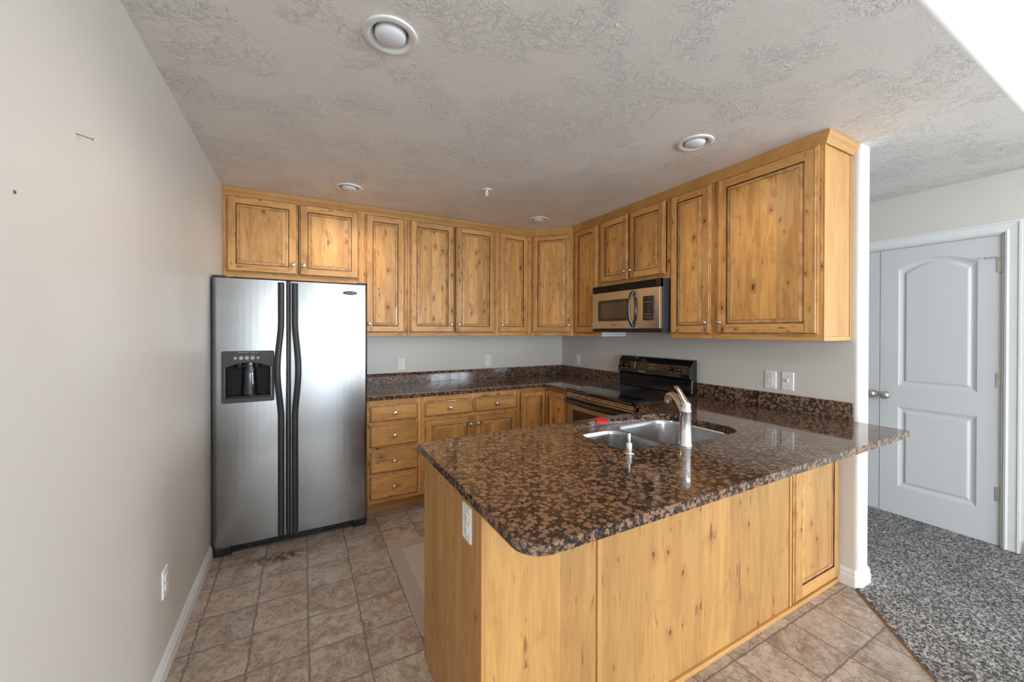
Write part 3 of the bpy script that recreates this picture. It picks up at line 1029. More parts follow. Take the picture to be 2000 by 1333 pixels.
# framed panel at the right end
dd = cab_door(t, 1.7205, 0.030, PW - 1.7205 - 0.002, ZC - 0.034, 0.0075, stile=0.072)
dd.name = 'framed_panel'
dd.data.materials[0] = M['wp']; dd.data.materials[1] = M['wfh']
# kitchen side: doors and a sink front
kd = [(0.03, 0.40, False), (0.45, 0.40, False), (0.87, 0.33, True), (1.21, 0.33, True)]
for a, wd, k in kd:
    q = cab_door(t, 0, 0.125, wd, 0.60, 0, wd / 2, 0.52)
    q.location = (a + wd, PDp - 0.021, 0.125); q.rotation_euler = (0, 0, PI)
ff = MB().box(0.0125, PW, PDp - 0.0198, PDp - 0.0212 + 0.001, 0.0, ZC, 0)

# ------------------------------------------------------------------ countertops
CF = YB - 0.672
XCF = W - 0.664
def rnd_poly(pts, radii, n=6):
    out = []
    N = len(pts)
    for i, p in enumerate(pts):
        r = radii[i]
        p = Vector(p)
        if r <= 0: out.append(tuple(p)); continue
        a = (Vector(pts[i - 1]) - p).normalized(); b = (Vector(pts[(i + 1) % N]) - p).normalized()
        half = a.angle(b) / 2
        dist = r / math.tan(half)
        c = p + (a + b).normalized() * (r / math.sin(half))
        s = p + a * dist; e = p + b * dist
        a0 = math.atan2(s.y - c.y, s.x - c.x); a1 = math.atan2(e.y - c.y, e.x - c.x)
        da = (a1 - a0 + PI) % (2 * PI) - PI
        out += [(c.x + r * math.cos(a0 + da * k / n), c.y + r * math.sin(a0 + da * k / n)) for k in range(n + 1)]
    return out

RY1, RY0 = 2.697, 1.930         # range slot
poly = rnd_poly([(0.428, YB - 0.001), (0.428, CF), (XCF, CF), (XCF, RY1 + 0.002), (W - 0.001, RY1 + 0.002), (W - 0.001, YB - 0.001)], [0, 0, 0.05, 0, 0, 0])
o = obj('countertop', MB().prism(poly, CT - 0.030, CT), M['granite'], bevel=0.003)
tag(o, 'L-shaped brown granite countertop on the back wall, ending at the range', 'countertop')
PX0, PX1, PY0, PY1 = 0.448, 2.676, 0.752, 1.712
outl = rnd_poly([(PX0, PY0), (PX1, PY0), (PX1, YWE - 0.002), (W - 0.001, YWE - 0.002), (W - 0.001, RY0 - 0.002), (XCF, RY0 - 0.002), (XCF, PY1), (PX0, PY1)], [0.075, 0.02, 0, 0, 0, 0, 0.02, 0.02])
cut = rnd_poly([(1.165, 1.200), (1.50, 1.165), (1.62, 1.130), (1.955, 1.150), (1.940, 1.625), (1.36, 1.668), (1.175, 1.560)], [0.09, 0.3, 0.3, 0.11, 0.11, 0.2, 0.09], 8)
o = obj('countertop', MB().holed([outl, cut], CT - 0.030, CT), M['granite'], bevel=0.003)
tag(o, 'brown granite peninsula countertop with sink cutout and bar overhang', 'countertop')
BS = CT + 0.102
def splash(x0, x1, y0, y1, label):
    o = obj('backsplash', MB().box(x0, x1, y0, y1, CT + 0.0003, BS), M['granite'], bevel=0.0015, seg=1)
    tag(o, label, 'backsplash')
splash(0.428, W - 0.001, YB - 0.021, YB - 0.001, 'brown granite backsplash along the back wall under the two outlets')
splash(W - 0.021, W - 0.001, RY1 + 0.002, YB - 0.0215, 'short brown granite backsplash in the corner left of the range')
splash(W - 0.021, W - 0.001, YWE + 0.022, RY0 - 0.002, 'brown granite backsplash right of the range, ending at the wall end')

# ------------------------------------------------------------------ sink
t = thing('kitchen_sink', 'undermount double bowl stainless sink in the peninsula countertop', 'sink', (0, 0, CT - 0.031), 0)
lb = rrect(1.195, 1.475, 1.215, 1.560, 0.075, 8)
rb = rnd_poly([(1.515, 1.160), (1.925, 1.165), (1.915, 1.610), (1.500, 1.600)], [0.08, 0.09, 0.09, 0.05], 8)
ou = rnd_poly([(1.13, 1.10), (1.985, 1.10), (1.98, 1.70), (1.13, 1.70)], [0.06] * 4, 5)
mb = MB().holed([ou, lb, rb], 0.0, None)
obj('rim', mb, M['sink'], t)
def bowl(lp, depth):
    cx = sum(p[0] for p in lp) / len(lp); cy = sum(p[1] for p in lp) / len(lp)
    rings = []
    for k, zz in ((1.0, 0.0), (0.985, -0.006), (0.97, -0.02), (0.95, -depth + 0.035), (0.92, -depth + 0.012), (0.85, -depth), (0.18, -depth - 0.004)):
        rings.append([(cx + (x - cx) * k, cy + (y - cy) * k, zz) for x, y in lp])
    mb = MB().loft(rings, smooth=True, caps=False)
    mb.f.append(tuple(range(len(mb.v) - len(lp), len(mb.v)))); mb.m.append(0); mb.sm.append(True)
    o = obj('bowl', mb, M['sink'], t)
    dr = MB().lathe([(0.042, 0.0), (0.042, 0.003), (0.030, 0.003), (0.026, -0.0005), (0.002, -0.0005)], (cx, cy, -depth - 0.003), 'z', 20)
    obj('drain', dr, M['chrome'], o)
bowl(lb, 0.17)
bowl(rb, 0.21)

# ------------------------------------------------------------------ faucet and soap dispenser
FX, FY = 1.462, 1.118
t = thing('faucet', 'chrome single-lever kitchen faucet standing behind the sink', 'faucet', (FX, FY, CT + 0.0003), math.radians(-28))
b = MB().lathe([(0.002, 0), (0.029, 0.0), (0.0295, 0.006), (0.026, 0.012), (0.0245, 0.145), (0.0255, 0.148), (0.0255, 0.153), (0.0235, 0.156), (0.022, 0.168), (0.016, 0.180), (0.002, 0.184)], n=32)
obj('body', b, M['chrome'], t)
sp = MB().tube([(0, 0.000, 0.135), (0, 0.030, 0.160), (0, 0.065, 0.180), (0, 0.100, 0.194), (0, 0.135, 0.198), (0, 0.165, 0.190), (0, 0.182, 0.172), (0, 0.187, 0.156)],
              [0.020, 0.019, 0.0165, 0.016, 0.0165, 0.018, 0.019, 0.017], 16, upv=(1, 0, 0))
so = obj('spout', sp, M['chrome'], t)
obj('nozzle', MB().lathe([(0.016, 0), (0.016, -0.006), (0.012, -0.008), (0.002, -0.008)], (0, 0.188, 0.157), 'z', 16), M['dgrey'], so)
lv = MB().tube([(0, -0.012, 0.182), (0, 0.008, 0.192), (0, 0.035, 0.212), (0, 0.065, 0.230), (0, 0.092, 0.240), (0, 0.105, 0.242)], [0.017, 0.016, 0.012, 0.0115, 0.0115, 0.005], 16, sx=1.0, sy=0.5, upv=(1, 0, 0))
lv.lathe([(0.004, 0.166), (0.0225, 0.168), (0.023, 0.178), (0.019, 0.186), (0.004, 0.190)], n=24)
obj('lever', lv, M['nickel'], t)
t = thing('soap_dispenser', 'small chrome soap dispenser pump on the countertop near the sink', 'soap dispenser', (1.172, 1.160, CT + 0.0003), 0)
obj('base', MB().lathe([(0.002, 0), (0.023, 0), (0.022, 0.003), (0.0135, 0.005), (0.0135, 0.038), (0.0120, 0.042), (0.002, 0.043)], n=24), M['chrome'], t)
obj('pump', MB().lathe([(0.002, 0.042), (0.0068, 0.042), (0.0068, 0.078), (0.0060, 0.080), (0.002, 0.080)], n=16), M['chrome'], t)

rl = MB()
rl.add([(0, 0, 0), (0.06, -0.02, 0), (0.075, 0.035, 0), (0.015, 0.05, 0)] + [(0, 0, 0.0015), (0.06, -0.02, 0.0015), (0.075, 0.035, 0.0015), (0.015, 0.05, 0.0015)],
       [(3, 2, 1, 0), (4, 5, 6, 7), (0, 1, 5, 4), (1, 2, 6, 5), (2, 3, 7, 6), (3, 0, 4, 7)])
rl.add([(0.002, -0.001, 0.0015), (0.062, -0.021, 0.0015), (0.062, -0.034, -0.004), (0.002, -0.014, -0.004), (0.062, -0.035, -0.016), (0.002, -0.015, -0.016)], [(0, 1, 2, 3), (3, 2, 4, 5)])
rr_ = obj('warning_tag', rl, M['red'], None, (1.432, 1.668, CT + 0.0012), math.radians(-12))
tag(rr_, 'red plastic tag folded over the far edge of the sink cutout', 'tag')

# ------------------------------------------------------------------ refrigerator
FXL, FXR, FYF = -0.486, 0.420, 2.955
t = thing('refrigerator', 'large side-by-side stainless refrigerator with a dispenser in its left door', 'refrigerator', (FXL, FYF, 0), 0)
FW = FXR - FXL
SM = 0.408                       # seam from the left edge
obj('cabinet_body', MB().box(0.006, FW - 0.006, 0.075, YB - FYF - 0.03, 0.03, 1.735), M['side'], t, bevel=0.004)


def fdoor(x0, x1, z0=0.062, z1=1.735, rl=0.028, rr=0.028):
    pts = []
    n = 8
    dep = 0.068
    # front curve with rounded ends; front at y=0 in the middle, bowed
    w = x1 - x0
    for i in range(n + 1):
        a = math.radians(180 + 90 * i / n)
        pts.append((x0 + rl + rl * math.cos(a), rl + rl * math.sin(a) + 0.006))
    for i in range(1, 10):
        tt = i / 10
        xx = x0 + rl + (w - rl - rr) * tt
        pts.append((xx, 0.006 * (2 * tt - 1) ** 2))
    for i in range(n + 1):
        a = math.radians(270 + 90 * i / n)
        pts.append((x1 - rr + rr * math.cos(a), rr + rr * math.sin(a) + 0.006))
    pts += [(x1, dep), (x0, dep)]
    return MB().prism(pts, z0, z1, 'xy', 0, smooth=False), pts


ld, _ = fdoor(0.0, SM - 0.006, rr=0.012)
ldo = obj('freezer_door', ld, M['fridge'], t)
dx0, dx1, dz0, dz1 = 0.050, 0.330, 0.955, 1.280
ct = obj('cutter', MB().box(dx0 + 0.02, dx1 - 0.02, -0.02, 0.064, dz0 + 0.03, dz1 - 0.06), M['fridge'], t)
bo = ldo.modifiers.new('cut', 'BOOLEAN'); bo.operation = 'DIFFERENCE'; bo.object = ct; bo.solver = 'EXACT'
dg = bpy.context.evaluated_depsgraph_get()
nm = D.meshes.new_from_object(ldo.evaluated_get(dg))
ldo.modifiers.clear(); ldo.data = nm
D.objects.remove(ct)
for p in ldo.data.polygons: p.use_smooth = False
rd, _ = fdoor(SM + 0.006, FW, rl=0.012)
rdo = obj('refrigerator_door', rd, M['fridge'], t)
obj('door_gasket', MB().box(SM - 0.0058, SM + 0.0058, 0.010, 0.0745, 0.07, 1.73), M['side'], t)
# dispenser in the freezer door
bz = MB().holed([rrect(dx0, dx1, dz0, dz1, 0.012, 5),
                 [(dx0 + 0.018, dz0 + 0.030), (dx1 - 0.018, dz0 + 0.030)] + [(dx1 - 0.018 - (dx1 - dx0 - 0.036) * i / 16, dz1 - 0.105 + 0.032 * (1 - (2 * i / 16 - 1) ** 2)) for i in range(17)]],
                -0.008, 0.004, 'xz')
dsp = obj('dispenser', bz, M['dgrey'], ldo, bevel=0.002)
cv = MB()
a0, a1, c0, c1 = dx0 + 0.0205, dx1 - 0.0205, dz0 + 0.0305, dz1 - 0.061
cv.quad((a0, 0.062, c0), (a1, 0.062, c0), (a1, 0.062, c1), (a0, 0.062, c1))
cv.quad((a0, -0.002, c0), (a0, 0.062, c0), (a0, 0.062, c1), (a0, -0.002, c1))
cv.quad((a1, -0.002, c0), (a1, 0.062, c0), (a1, 0.062, c1), (a1, -0.002, c1))
cv.quad((a0, -0.002, c0), (a1, -0.002, c0), (a1, 0.062, c0), (a0, 0.062, c0))
cv.quad((a0, -0.002, c1), (a1, -0.002, c1), (a1, 0.062, c1), (a0, 0.062, c1))
obj('dispenser_recess', cv, M['recess'], ldo)
pdl = MB()
rings = []
for i in range(9):
    zz = c0 + 0.012 + (c1 - c0 - 0.03) * i / 8
    wd = 0.034 + 0.012 * (1 - i / 8)
    rings.append([(0.19 + wd * math.cos(a), 0.055 - 0.028 * math.sin(a) * (1.0 if i < 7 else 0.6), zz) for a in [PI * k / 10 for k in range(11)]])
pdl.loft(rings, smooth=True, closed=False, caps=False)
obj('ice_paddle', pdl, M['gloss'], ldo)
for cx_, rr_ in ((0.145, 0.030), (0.236, 0.022)):
    obj('spout_cup', MB().lathe([(rr_, c1 - 0.001), (rr_ * 0.95, c1 - 0.03), (rr_ * 0.6, c1 - 0.05), (rr_ * 0.2, c1 - 0.052)], (cx_, 0.028, 0), 'z', 18), M['gloss'], ldo)
obj('drip_tray', MB().box(a0 + 0.003, a1 - 0.003, -0.004, 0.058, c0 + 0.0005, c0 + 0.010), M['black'], ldo, bevel=0.003)
for i, (bx, br) in enumerate(((0.122, 0.0085), (0.152, 0.0115), (0.182, 0.0115), (0.212, 0.0115), (0.241, 0.0085))):
    obj('button', MB().lathe([(0.0005, -0.0105), (br * 0.8, -0.0105), (br, -0.0095), (br, -0.0075)], (bx, 0, 1.235), 'y', 16), M['mgrey'], ldo)


def text(body, size, parent, loc, rot, mat, name='lettering', ext=0.0004, align='CENTER', sx=1.0):
    cu = D.curves.new(name, 'FONT')
    cu.body = body; cu.size = size; cu.align_x = align; cu.align_y = 'CENTER'; cu.extrude = ext
    cu.space_character = sx
    cu.resolution_u = 3
    tmp = D.objects.new(name + '_c', cu); COL.objects.link(tmp)
    dg = bpy.context.evaluated_depsgraph_get(); dg.update()
    me = D.meshes.new_from_object(tmp.evaluated_get(dg))
    D.objects.remove(tmp); D.curves.remove(cu)
    me.materials.clear(); me.materials.append(mat)
    o = D.objects.new(name, me); COL.objects.link(o)
    o.location = loc; o.rotation_euler = rot
    if parent: o.parent = parent
    return o


RX = (math.radians(90), 0, 0)
text('GALLERY SERIES', 0.0085, ldo, (0.19, -0.0086, 1.270), RX, M['lgrey'], sx=1.75)
text('lock        cubed    crushed    water     light', 0.0045, ldo, (0.182, -0.0086, 1.2495), RX, M['mgrey'])
text('ice            water', 0.0045, ldo, (0.18, -0.0086, 1.2165), RX, M['mgrey'])
# handles: vertical bars that swell outwards around eye level
def handle(par, xc, sgn):
    pts = []
    N = 46
    z0, z1 = 0.075, 1.722
    for i in range(N + 1):
        z = z0 + (z1 - z0) * i / N
        k = 0.0
        if 0.84 < z < 1.46:
            k = 0.5 * (1 - math.cos(2 * PI * (z - 0.84) / 0.62))
            k = k ** 0.8
        pts.append((xc + sgn * (0.0 + 0.020 * k), -0.012 - 0.030 * k, z))
    mb = MB().tube(pts, 0.0185, 14, sx=1.0, sy=0.85, upv=(1, 0, 0))
    obj('door_handle', mb, M['dgrey'], par)
handle(ldo, 0.368, -1)
handle(rdo, 0.446, 1)
# badge
bd = MB().lathe([(0.0005, -0.006), (0.9, -0.006), (1.0, -0.0045), (1.0, 0.001)], (0, 0, 0), 'y', 40)
bd.v = [(x * 0.046, y, z * 0.0125) for x, y, z in bd.v]
bg_ = obj('badge', bd, M['dgrey'], rdo, (0.786, 0.0015, 1.675))
text('FRIGIDAIRE', 0.0125, bg_, (0, -0.0065, -0.0005), RX, M['lgrey'])
obj('hinge_cover', MB().box(0.0, 0.075, 0.012, 0.10, 1.736, 1.752), M['side'], t, bevel=0.006)
obj('hinge_cover', MB().box(FW - 0.075, FW, 0.012, 0.10, 1.736, 1.752), M['side'], t, bevel=0.006)
gr = MB().box(0.10, FW - 0.10, 0.035, 0.06, 0.012, 0.058)
for i in range(3): gr.box(0.105, FW - 0.105, 0.028, 0.036, 0.018 + i * 0.013, 0.024 + i * 0.013)
obj('toe_grille', gr, M['black'], t)
for xx in (0.008, FW - 0.099):
    obj('roller_cover', MB().box(xx, xx + 0.091, 0.015, 0.07, 0.0, 0.058), M['black'], t, bevel=0.008)

# ------------------------------------------------------------------ range
RD = W - 0.012 - 1.992           # depth
t = thing('range', 'black and stainless freestanding electric range with a glass cooktop', 'range', (W - 0.012, RY1 - 0.003, 0), R90)
RW = RY1 - RY0 - 0.006
obj('body', MB().box(0, RW, 0, -(RD - 0.03), 0.02, 0.895), M['gloss'], t, bevel=0.003)
ck = MB().prism([(-0.03, 0.8955), (-(RD + 0.012), 0.8955), (-(RD + 0.018), 0.905), (-(RD + 0.014), 0.917), (-(RD - 0.004), 0.923), (-0.03, 0.923)], -0.0015, RW + 0.0015, 'yz')
cko = obj('cooktop', ck, M['gloss'], t)
obj('glass_surface', MB().box(0.030, RW - 0.030, -0.085, -(RD - 0.045), 0.9232, 0.9245), M['bglass'], cko)
for bx, by, br in ((0.20, -0.22, 0.075), (0.56, -0.22, 0.09), (0.20, -0.48, 0.09), (0.56, -0.48, 0.075)):
    for r_ in (br, br * 0.6):
        bn = MB().lathe([(r_ - 0.0012, 0.9246), (r_ - 0.0012, 0.9248), (r_, 0.9248), (r_, 0.9246)], (bx, by, 0), 'z', 40, caps=False)
        obj('burner_ring', bn, M['side'], cko)
# front trim with vent slots, oven door, drawer
fr = MB().box(0.004, RW - 0.004, -(RD - 0.03), -(RD - 0.006), 0.862, 0.895, 0)
for i in range(8):
    fr.box(0.05 + i * 0.085, 0.05 + i * 0.085 + 0.06, -(RD - 0.008), -(RD - 0.0055), 0.876, 0.881, 1)
obj('vent_trim', fr, [M['steel'], M['slot']], t)
od = MB().box(0.004, RW - 0.004, -(RD - 0.03), -RD, 0.235, 0.857, 0)
odo = obj('oven_door', od, M['steel'], t, bevel=0.004)
obj('oven_window', MB().box(0.09, RW - 0.09, -(RD + 0.002), -(RD - 0.004), 0.36, 0.755), M['brglass'], odo)
hp = [(0.012, -(RD + 0.002), 0.836), (0.03, -(RD + 0.030), 0.830), (0.09, -(RD + 0.044), 0.824), (RW / 2, -(RD + 0.050), 0.820), (RW - 0.09, -(RD + 0.044), 0.824), (RW - 0.03, -(RD + 0.030), 0.830), (RW - 0.012, -(RD + 0.002), 0.836)]
obj('oven_handle', MB().tube(hp, 0.017, 14, upv=(0, 0, 1)), M['gloss'], odo)
obj('drawer', MB().box(0.004, RW - 0.004, -(RD - 0.03), -(RD - 0.004), 0.06, 0.228), M['steel'], t, bevel=0.004)
obj('kick_plate', MB().box(0.02, RW - 0.02, -0.02, -(RD - 0.07), 0.0, 0.058), M['black'], t)
# backguard
gp = [(0.0, 0.9235), (-0.066, 0.9235), (-0.060, 1.03), (-0.085, 1.045), (-0.082, 1.075), (-0.068, 1.135), (-0.052, 1.168), (-0.034, 1.184), (-0.010, 1.188), (0.0, 1.185)]
bgd = obj('backguard', MB().prism(gp, 0.0, RW, 'yz'), M['gloss'], t, bevel=0.006)
# sloped control face between (y -0.082,z 1.075) and (-0.068,1.135)
sl = math.atan2(0.014, 0.060)
def onface(z): return -0.082 + (z - 1.075) * (0.014 / 0.060)
def slab(x0, x1, z0, z1, th, mat, name, par, bev=0.0):
    m = MB()
    for (xa, xb) in ((x0, x1),):
        m.add([(xa, onface(z0) + 0.002, z0), (xb, onface(z0) + 0.002, z0), (xb, onface(z1) + 0.002, z1), (xa, onface(z1) + 0.002, z1),
               (xa, onface(z0) - th, z0), (xb, onface(z0) - th, z0), (xb, onface(z1) - th, z1), (xa, onface(z1) - th, z1)],
              [(0, 1, 2, 3), (7, 6, 5, 4), (0, 4, 5, 1), (1, 5, 6, 2), (2, 6, 7, 3), (3, 7, 4, 0)])
    return obj(name, m, mat, par)
slab(0.14, RW - 0.03, 1.085, 1.140, 0.002, M['brglass'], 'control_glass', bgd)
slab(0.20, 0.206, 1.080, 1.142, 0.004, M['chrome'], 'display_edge', bgd)
lb_ = MB()
poly = [(0.03, 1.052), (0.03, 1.078), (RW - 0.06, 1.074), (RW - 0.25, 1.056), (RW / 2, 1.044), (0.2, 1.047)]
lb_.prism([(a, b) for a, b in poly], -0.0865, -0.083, 'xz')
lbo = obj('brand_band', lb_, M['dgrey'], bgd)
text('FRIGIDAIRE', 0.014, lbo, (0.29, -0.0868, 1.062), RX, M['lgrey'])
for kx in (0.050, 0.112, 0.585, 0.655):
    yk = onface(1.112)
    kb = MB().lathe([(0.0235, 0.0), (0.0235, -0.004), (0.019, -0.006), (0.0175, -0.020), (0.015, -0.023), (0.001, -0.024)], (0, 0, 0), 'y', 24)
    kb.box(-0.003, 0.003, -0.029, -0.006, -0.017, 0.017)
    ko = obj('knob', kb, M['gloss'], bgd, (kx, yk - 0.002, 1.112))
    ko.rotation_euler = (sl, 0, 0)
    obj('knob_marker', MB().box(-0.001, 0.001, -0.0298, -0.029, 0.002, 0.014), M['lgrey'], ko)
for cx_, tx in ((0.27, '1 2'), (0.27, '3 4'), (0.40, 'BAKE  BROIL  CLEAN'), (0.40, 'START  TIMER  OFF')):
    zz = 1.128 if tx in ('1 2', 'BAKE  BROIL  CLEAN') else 1.102
    text(tx, 0.0075, bgd, (cx_, onface(zz) - 0.0026, zz), RX, M['mgrey'])
for kx in (0.050, 0.112, 0.585, 0.655):
    text('HI  LO', 0.007, bgd, (kx, onface(1.082) - 0.004, 1.082), RX, M['lgrey'])

# ------------------------------------------------------------------ microwave
MWD = W - 0.012 - 2.262
t = thing('microwave', 'stainless over-the-range microwave with a black curved handle', 'microwave', (W - 0.012, 2.683, 1.400), R90)
MWW, MWH = 0.738, 0.394
obj('housing', MB().box(0.0, MWW, 0, -(MWD - 0.035), 0.0, MWH), M['side'], t, bevel=0.002)
vg = MB().box(0.0, MWW, -(MWD - 0.0345), -(MWD - 0.012), 0.335, MWH, 0)
for i in range(3): vg.prism([(-(MWD - 0.012), 0.340 + i * 0.018), (-(MWD + 0.001), 0.343 + i * 0.018), (-(MWD - 0.002), 0.353 + i * 0.018), (-(MWD - 0.012), 0.355 + i * 0.018)], 0.004, MWW - 0.035, 'yz')
vg.box(MWW - 0.034, MWW, -(MWD - 0.0345), -MWD, 0.335, MWH)
obj('vent_grille', vg, M['black'], t)
DW = 0.515
def bowed(x0, x1, z0, z1):
    pts = [(x0, -(MWD - 0.0345))]
    for i in range(13):
        xx = x0 + (x1 - x0) * i / 12
        g_ = xx / MWW
        pts.append((xx, -(MWD - 0.006 + 0.010 * (1 - (2 * g_ - 1) ** 2))))
    pts.append((x1, -(MWD - 0.0345)))
    return MB().prism(pts, z0, z1, 'xy')
mdo = obj('door', bowed(0.0, DW, 0.030, 0.334), M['steel'], t, bevel=0.002)
cp_ = obj('control_panel', bowed(DW + 0.002, MWW - 0.006, 0.030, 0.334), M['steel'], t, bevel=0.002)
obj('base_plate', MB().box(0.0, MWW, -(MWD - 0.0345), -(MWD - 0.008), 0.0, 0.029), M['black'], t)
yf = -(MWD + 0.004)
wv_ = rrect(0.085, 0.455, 0.092, 0.268, 0.008, 4)
obj('window', MB().prism(wv_, yf - 0.002, yf + 0.010, 'xz'), M['brglass'], mdo)
obj('window_mesh', MB().prism(rrect(0.120, 0.420, 0.118, 0.242, 0.02, 5), yf - 0.0026, yf - 0.0019, 'xz'), plain('mesh_window', (0.10, 0.072, 0.05), 0.12, coat=0.4), mdo)
hpts = [(0.490, yf - 0.002, 0.045), (0.484, yf - 0.020, 0.070), (0.478, yf - 0.034, 0.120), (0.476, yf - 0.038, 0.182), (0.478, yf - 0.034, 0.244), (0.484, yf - 0.020, 0.294), (0.490, yf - 0.002, 0.318)]
obj('door_handle', MB().tube(hpts, [0.012, 0.013, 0.011, 0.0105, 0.011, 0.013, 0.012], 12, upv=(1, 0, 0)), M['gloss'], mdo)
hp2 = [(0.490, yf - 0.000, 0.060), (0.510, yf - 0.004, 0.100), (0.520, yf - 0.006, 0.182), (0.510, yf - 0.004, 0.264), (0.490, yf, 0.304)]
obj('handle_rim', MB().tube(hp2, 0.008, 10, upv=(1, 0, 0)), M['gloss'], mdo)
obj('keypad', MB().prism(rrect(0.585, 0.683, 0.090, 0.272, 0.006, 4), yf - 0.001, yf + 0.008, 'xz'), M['bglass'], cp_)
obj('keypad_edge', MB().box(0.577, 0.5845, yf - 0.002, yf + 0.008, 0.088, 0.274), M['chrome'], cp_)
kt = text('88:88', 0.020, cp_, (0.634, yf - 0.0014, 0.254), RX, M['side'])
for i, row in enumerate(('POP  VEG  MEAT', '1    2    3', '4    5    6', '7    8    9', 'OFF   0   ON', 'START  STOP')):
    text(row, 0.0095, cp_, (0.634, yf - 0.0014, 0.228 - i * 0.023), RX, M['mgrey'])
text('FRIGIDAIRE', 0.0095, mdo, (0.27, yf - 0.0006, 0.060), RX, M['side'], sx=1.3)

# ------------------------------------------------------------------ outlets and switch
def outlet(label, loc, rotz, kind='duplex', group=None):
    t = thing('wall_switch' if kind == 'switch' else 'wall_outlet', label, 'switch' if kind == 'switch' else 'outlet', loc, rotz)
    w, h = 0.070, 0.115
    rings = [[(x, y, z) for x, z in rrect(-w / 2 + o, w / 2 - o, -h / 2 + o, h / 2 - o, 0.004, 3)] for o, y in ((0, 0), (0, -0.002), (0.003, -0.0055))]
    obj('cover_plate', MB().loft(rings, smooth=False), M['plate'], t)
    if kind == 'switch':
        obj('toggle', MB().prism([(-0.0055, -0.006), (-0.022, 0.006), (-0.022, 0.011), (-0.0055, 0.010)], -0.0045, 0.0045, 'yz'), M['plate'], t, bevel=0.0008)
        obj('toggle_frame', MB().box(-0.007, 0.007, -0.0062, -0.005, -0.013, 0.013), M['plate'], t)
    else:
        rc = MB()
        if kind == 'gfci':
            rc.box(-0.0165, 0.0165, -0.0085, -0.005, -0.034, 0.034, 0)
            rc.box(-0.008, 0.008, -0.0095, -0.0084, 0.001, 0.006, 0).box(-0.008, 0.008, -0.0095, -0.0084, -0.006, -0.001, 0)
            cz = (0.020, -0.020)
        else:
            for z in (0.0195, -0.0195):
                rc.prism(rrect(-0.0165, 0.0165, z - 0.014, z + 0.014, 0.010, 5), -0.0085, -0.005, 'xz', 0)
            cz = (0.0195, -0.0195)
        for z in cz:
            for x, hh in ((-0.0063, 0.0042), (0.0063, 0.0034)):
                rc.box(x - 0.0011, x + 0.0011, -0.0088, -0.0084, z + 0.002 - hh, z + 0.002 + hh, 1)
            rc.lathe([(0.0024, -0.0088), (0.0024, -0.0084)], (0, 0, z - 0.0085), 'y', 10, 1)
        obj('receptacle', rc, [M['plate'], M['slot']], t, weld=False)
    for z in ((0.0475, -0.0475) if kind in ('gfci',) else ((0.030, -0.030) if kind == 'switch' else (0.0,))):
        sc_ = MB().lathe([(0.0028, -0.005), (0.0028, -0.0066), (0.001, -0.007)], (0, 0, z), 'y', 10)
        obj('screw', sc_, M['hinge'], t)
    return t


outlet('white outlet on the back wall nearest the refrigerator', (0.822, YB, 1.094), 0, 'gfci')
outlet('white outlet on the back wall below the middle of the wall cabinets', (1.721, YB, 1.096), 0)
outlet('white outlet in the corner left of the range', (W, 3.410, 1.095), R90)
outlet('white outlet directly left of the light switch', (W, 1.410, 1.097), R90, 'gfci')
outlet('white toggle light switch on the wall above the right backsplash', (W, 1.309, 1.098), R90, 'switch')
outlet('white outlet low on the left wall near the floor', (XL, 2.075, 0.375), math.radians(90))
outlet('white outlet on the end panel of the peninsula under the countertop', (PXL, 1.155, 0.797), R90, 'duplex')

# ------------------------------------------------------------------ ceiling fixtures
def downlight(label, x, y):
    t = thing('recessed_light', label, 'ceiling light', (x, y, H), 0)
    ring_ = MB().lathe([(0.092, 0.0), (0.090, -0.006), (0.078, -0.009), (0.070, -0.006), (0.064, 0.000), (0.060, 0.018), (0.058, 0.020)], n=40, caps=False)
    obj('trim_ring', ring_, M['plate'], t)
    obj('baffle', MB().lathe([(0.0575, 0.0205), (0.057, 0.0212), (0.001, 0.0215)], n=32, caps=False), M['mgrey'], t)
    obj('bulb', MB().lathe([(0.046, 0.020), (0.052, 0.010), (0.053, 0.000), (0.050, -0.007), (0.040, -0.013), (0.022, -0.0165), (0.001, -0.0175)], n=32, caps=False), M['bulb'], t)


def fill_spot(x, y, power):  # weak warm fill added below a fixture whose bulb stays unlit
    l = D.lights.new('kitchen_fill_spot', 'SPOT')
    l.energy = power; l.spot_size = math.radians(172); l.spot_blend = 1.0; l.shadow_soft_size = 0.065
    l.color = (1.0, 0.90, 0.79)
    o = D.objects.new('kitchen_fill_spot', l); COL.objects.link(o)
    o.location = (x, y, H - 0.075)


for x_, y_ in ((0.273, 1.394), (0.301, 3.016), (1.885, 1.387)):
    fill_spot(x_, y_, 9 if x_ > 1 else 19)

downlight('largest-looking white recessed ceiling light, nearest the camera', 0.273, 1.394)
downlight('white recessed ceiling light above the front of the refrigerator', 0.301, 3.016)
downlight('white recessed ceiling light in front of the angled corner cabinet', 1.920, 3.031)
downlight('white recessed ceiling light in front of the largest wall cabinet', 1.885, 1.387)
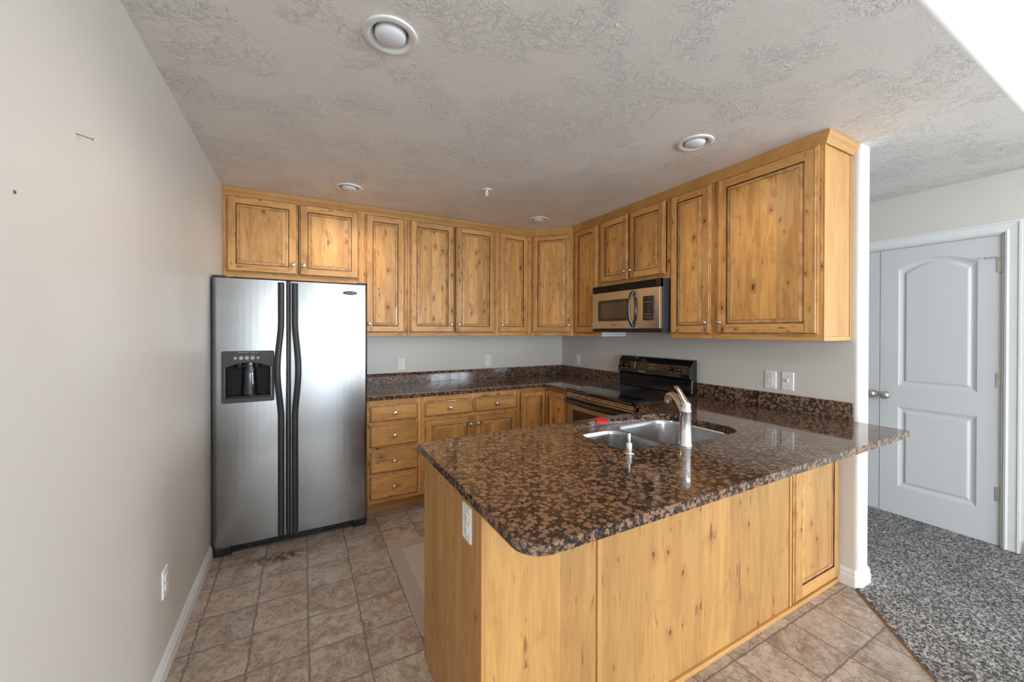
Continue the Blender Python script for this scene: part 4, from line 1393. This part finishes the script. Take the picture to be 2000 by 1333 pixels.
# the cans need real holes in the ceiling slab
ceil = [o for o in D.objects if o.name == 'ceiling'][0]
cutm = MB()
for x, y in ((0.273, 1.394), (0.301, 3.016), (1.920, 3.031), (1.885, 1.387)):
    cutm.lathe([(0.075, H - 0.02), (0.075, H + 0.04)], (x, y, 0), 'z', 32)
cu = obj('cutter', cutm, M['ceil'])
bo = ceil.modifiers.new('cut', 'BOOLEAN'); bo.operation = 'DIFFERENCE'; bo.object = cu; bo.solver = 'EXACT'
dg = bpy.context.evaluated_depsgraph_get(); dg.update()
nm = D.meshes.new_from_object(ceil.evaluated_get(dg))
ceil.modifiers.clear(); ceil.data = nm
D.objects.remove(cu)

t = thing('fire_sprinkler', 'small white fire sprinkler head hanging from the ceiling', 'sprinkler', (1.186, 2.576, H), 0)
obj('escutcheon', MB().lathe([(0.036, 0.0), (0.034, -0.005), (0.020, -0.007), (0.010, -0.006), (0.001, -0.006)], n=28, caps=False), M['plate'], t)
sh = MB().lathe([(0.009, -0.005), (0.009, -0.018), (0.006, -0.020)], n=14)
sh.tube([(0.007, 0, -0.016), (0.011, 0, -0.026), (0.008, 0, -0.036), (0.001, 0, -0.043)], 0.002, 8, upv=(0, 1, 0))
sh.tube([(-0.007, 0, -0.016), (-0.011, 0, -0.026), (-0.008, 0, -0.036), (-0.001, 0, -0.043)], 0.002, 8, upv=(0, 1, 0))
sh.lathe([(0.003, -0.018), (0.003, -0.040)], n=8)
obj('sprinkler_frame', sh, M['plate'], t)
obj('deflector', MB().lathe([(0.002, -0.043), (0.014, -0.044), (0.014, -0.046), (0.002, -0.0465)], n=20), M['plate'], t)

# nail in the left wall
nl = MB().tube([(0, 0, 0), (0.030, 0.004, -0.006)], 0.0013, 8, upv=(0, 0, 1))
nl.tube([(0.030, 0.004, -0.006), (0.0312, 0.0042, -0.0062)], 0.0034, 10, upv=(0, 0, 1))
o = obj('nail', nl, M['nail'], None, (XL - 0.002, 1.375, 1.902))
tag(o, 'single steel nail sticking out high on the left wall', 'nail')
o = obj('wall_screw', MB().lathe([(0.0005, 0.003), (0.0035, 0.002), (0.0035, 0.0)], (0, 0, 0), 'x', 10), M['nail'], None, (XL, 1.136, 1.681))
tag(o, 'small dark screw head in the left wall near the picture edge', 'screw')

# rug
rg = obj('kitchen_mat', MB().prism(rrect(0, 1.10, 0, 0.86, 0.02, 4), 0.0, 0.012), M['rug'], None, (0.482, 1.742, 0.0005), 0, bevel=0.004)
tag(rg, 'beige kitchen mat lying on the vinyl floor behind the peninsula', 'mat')
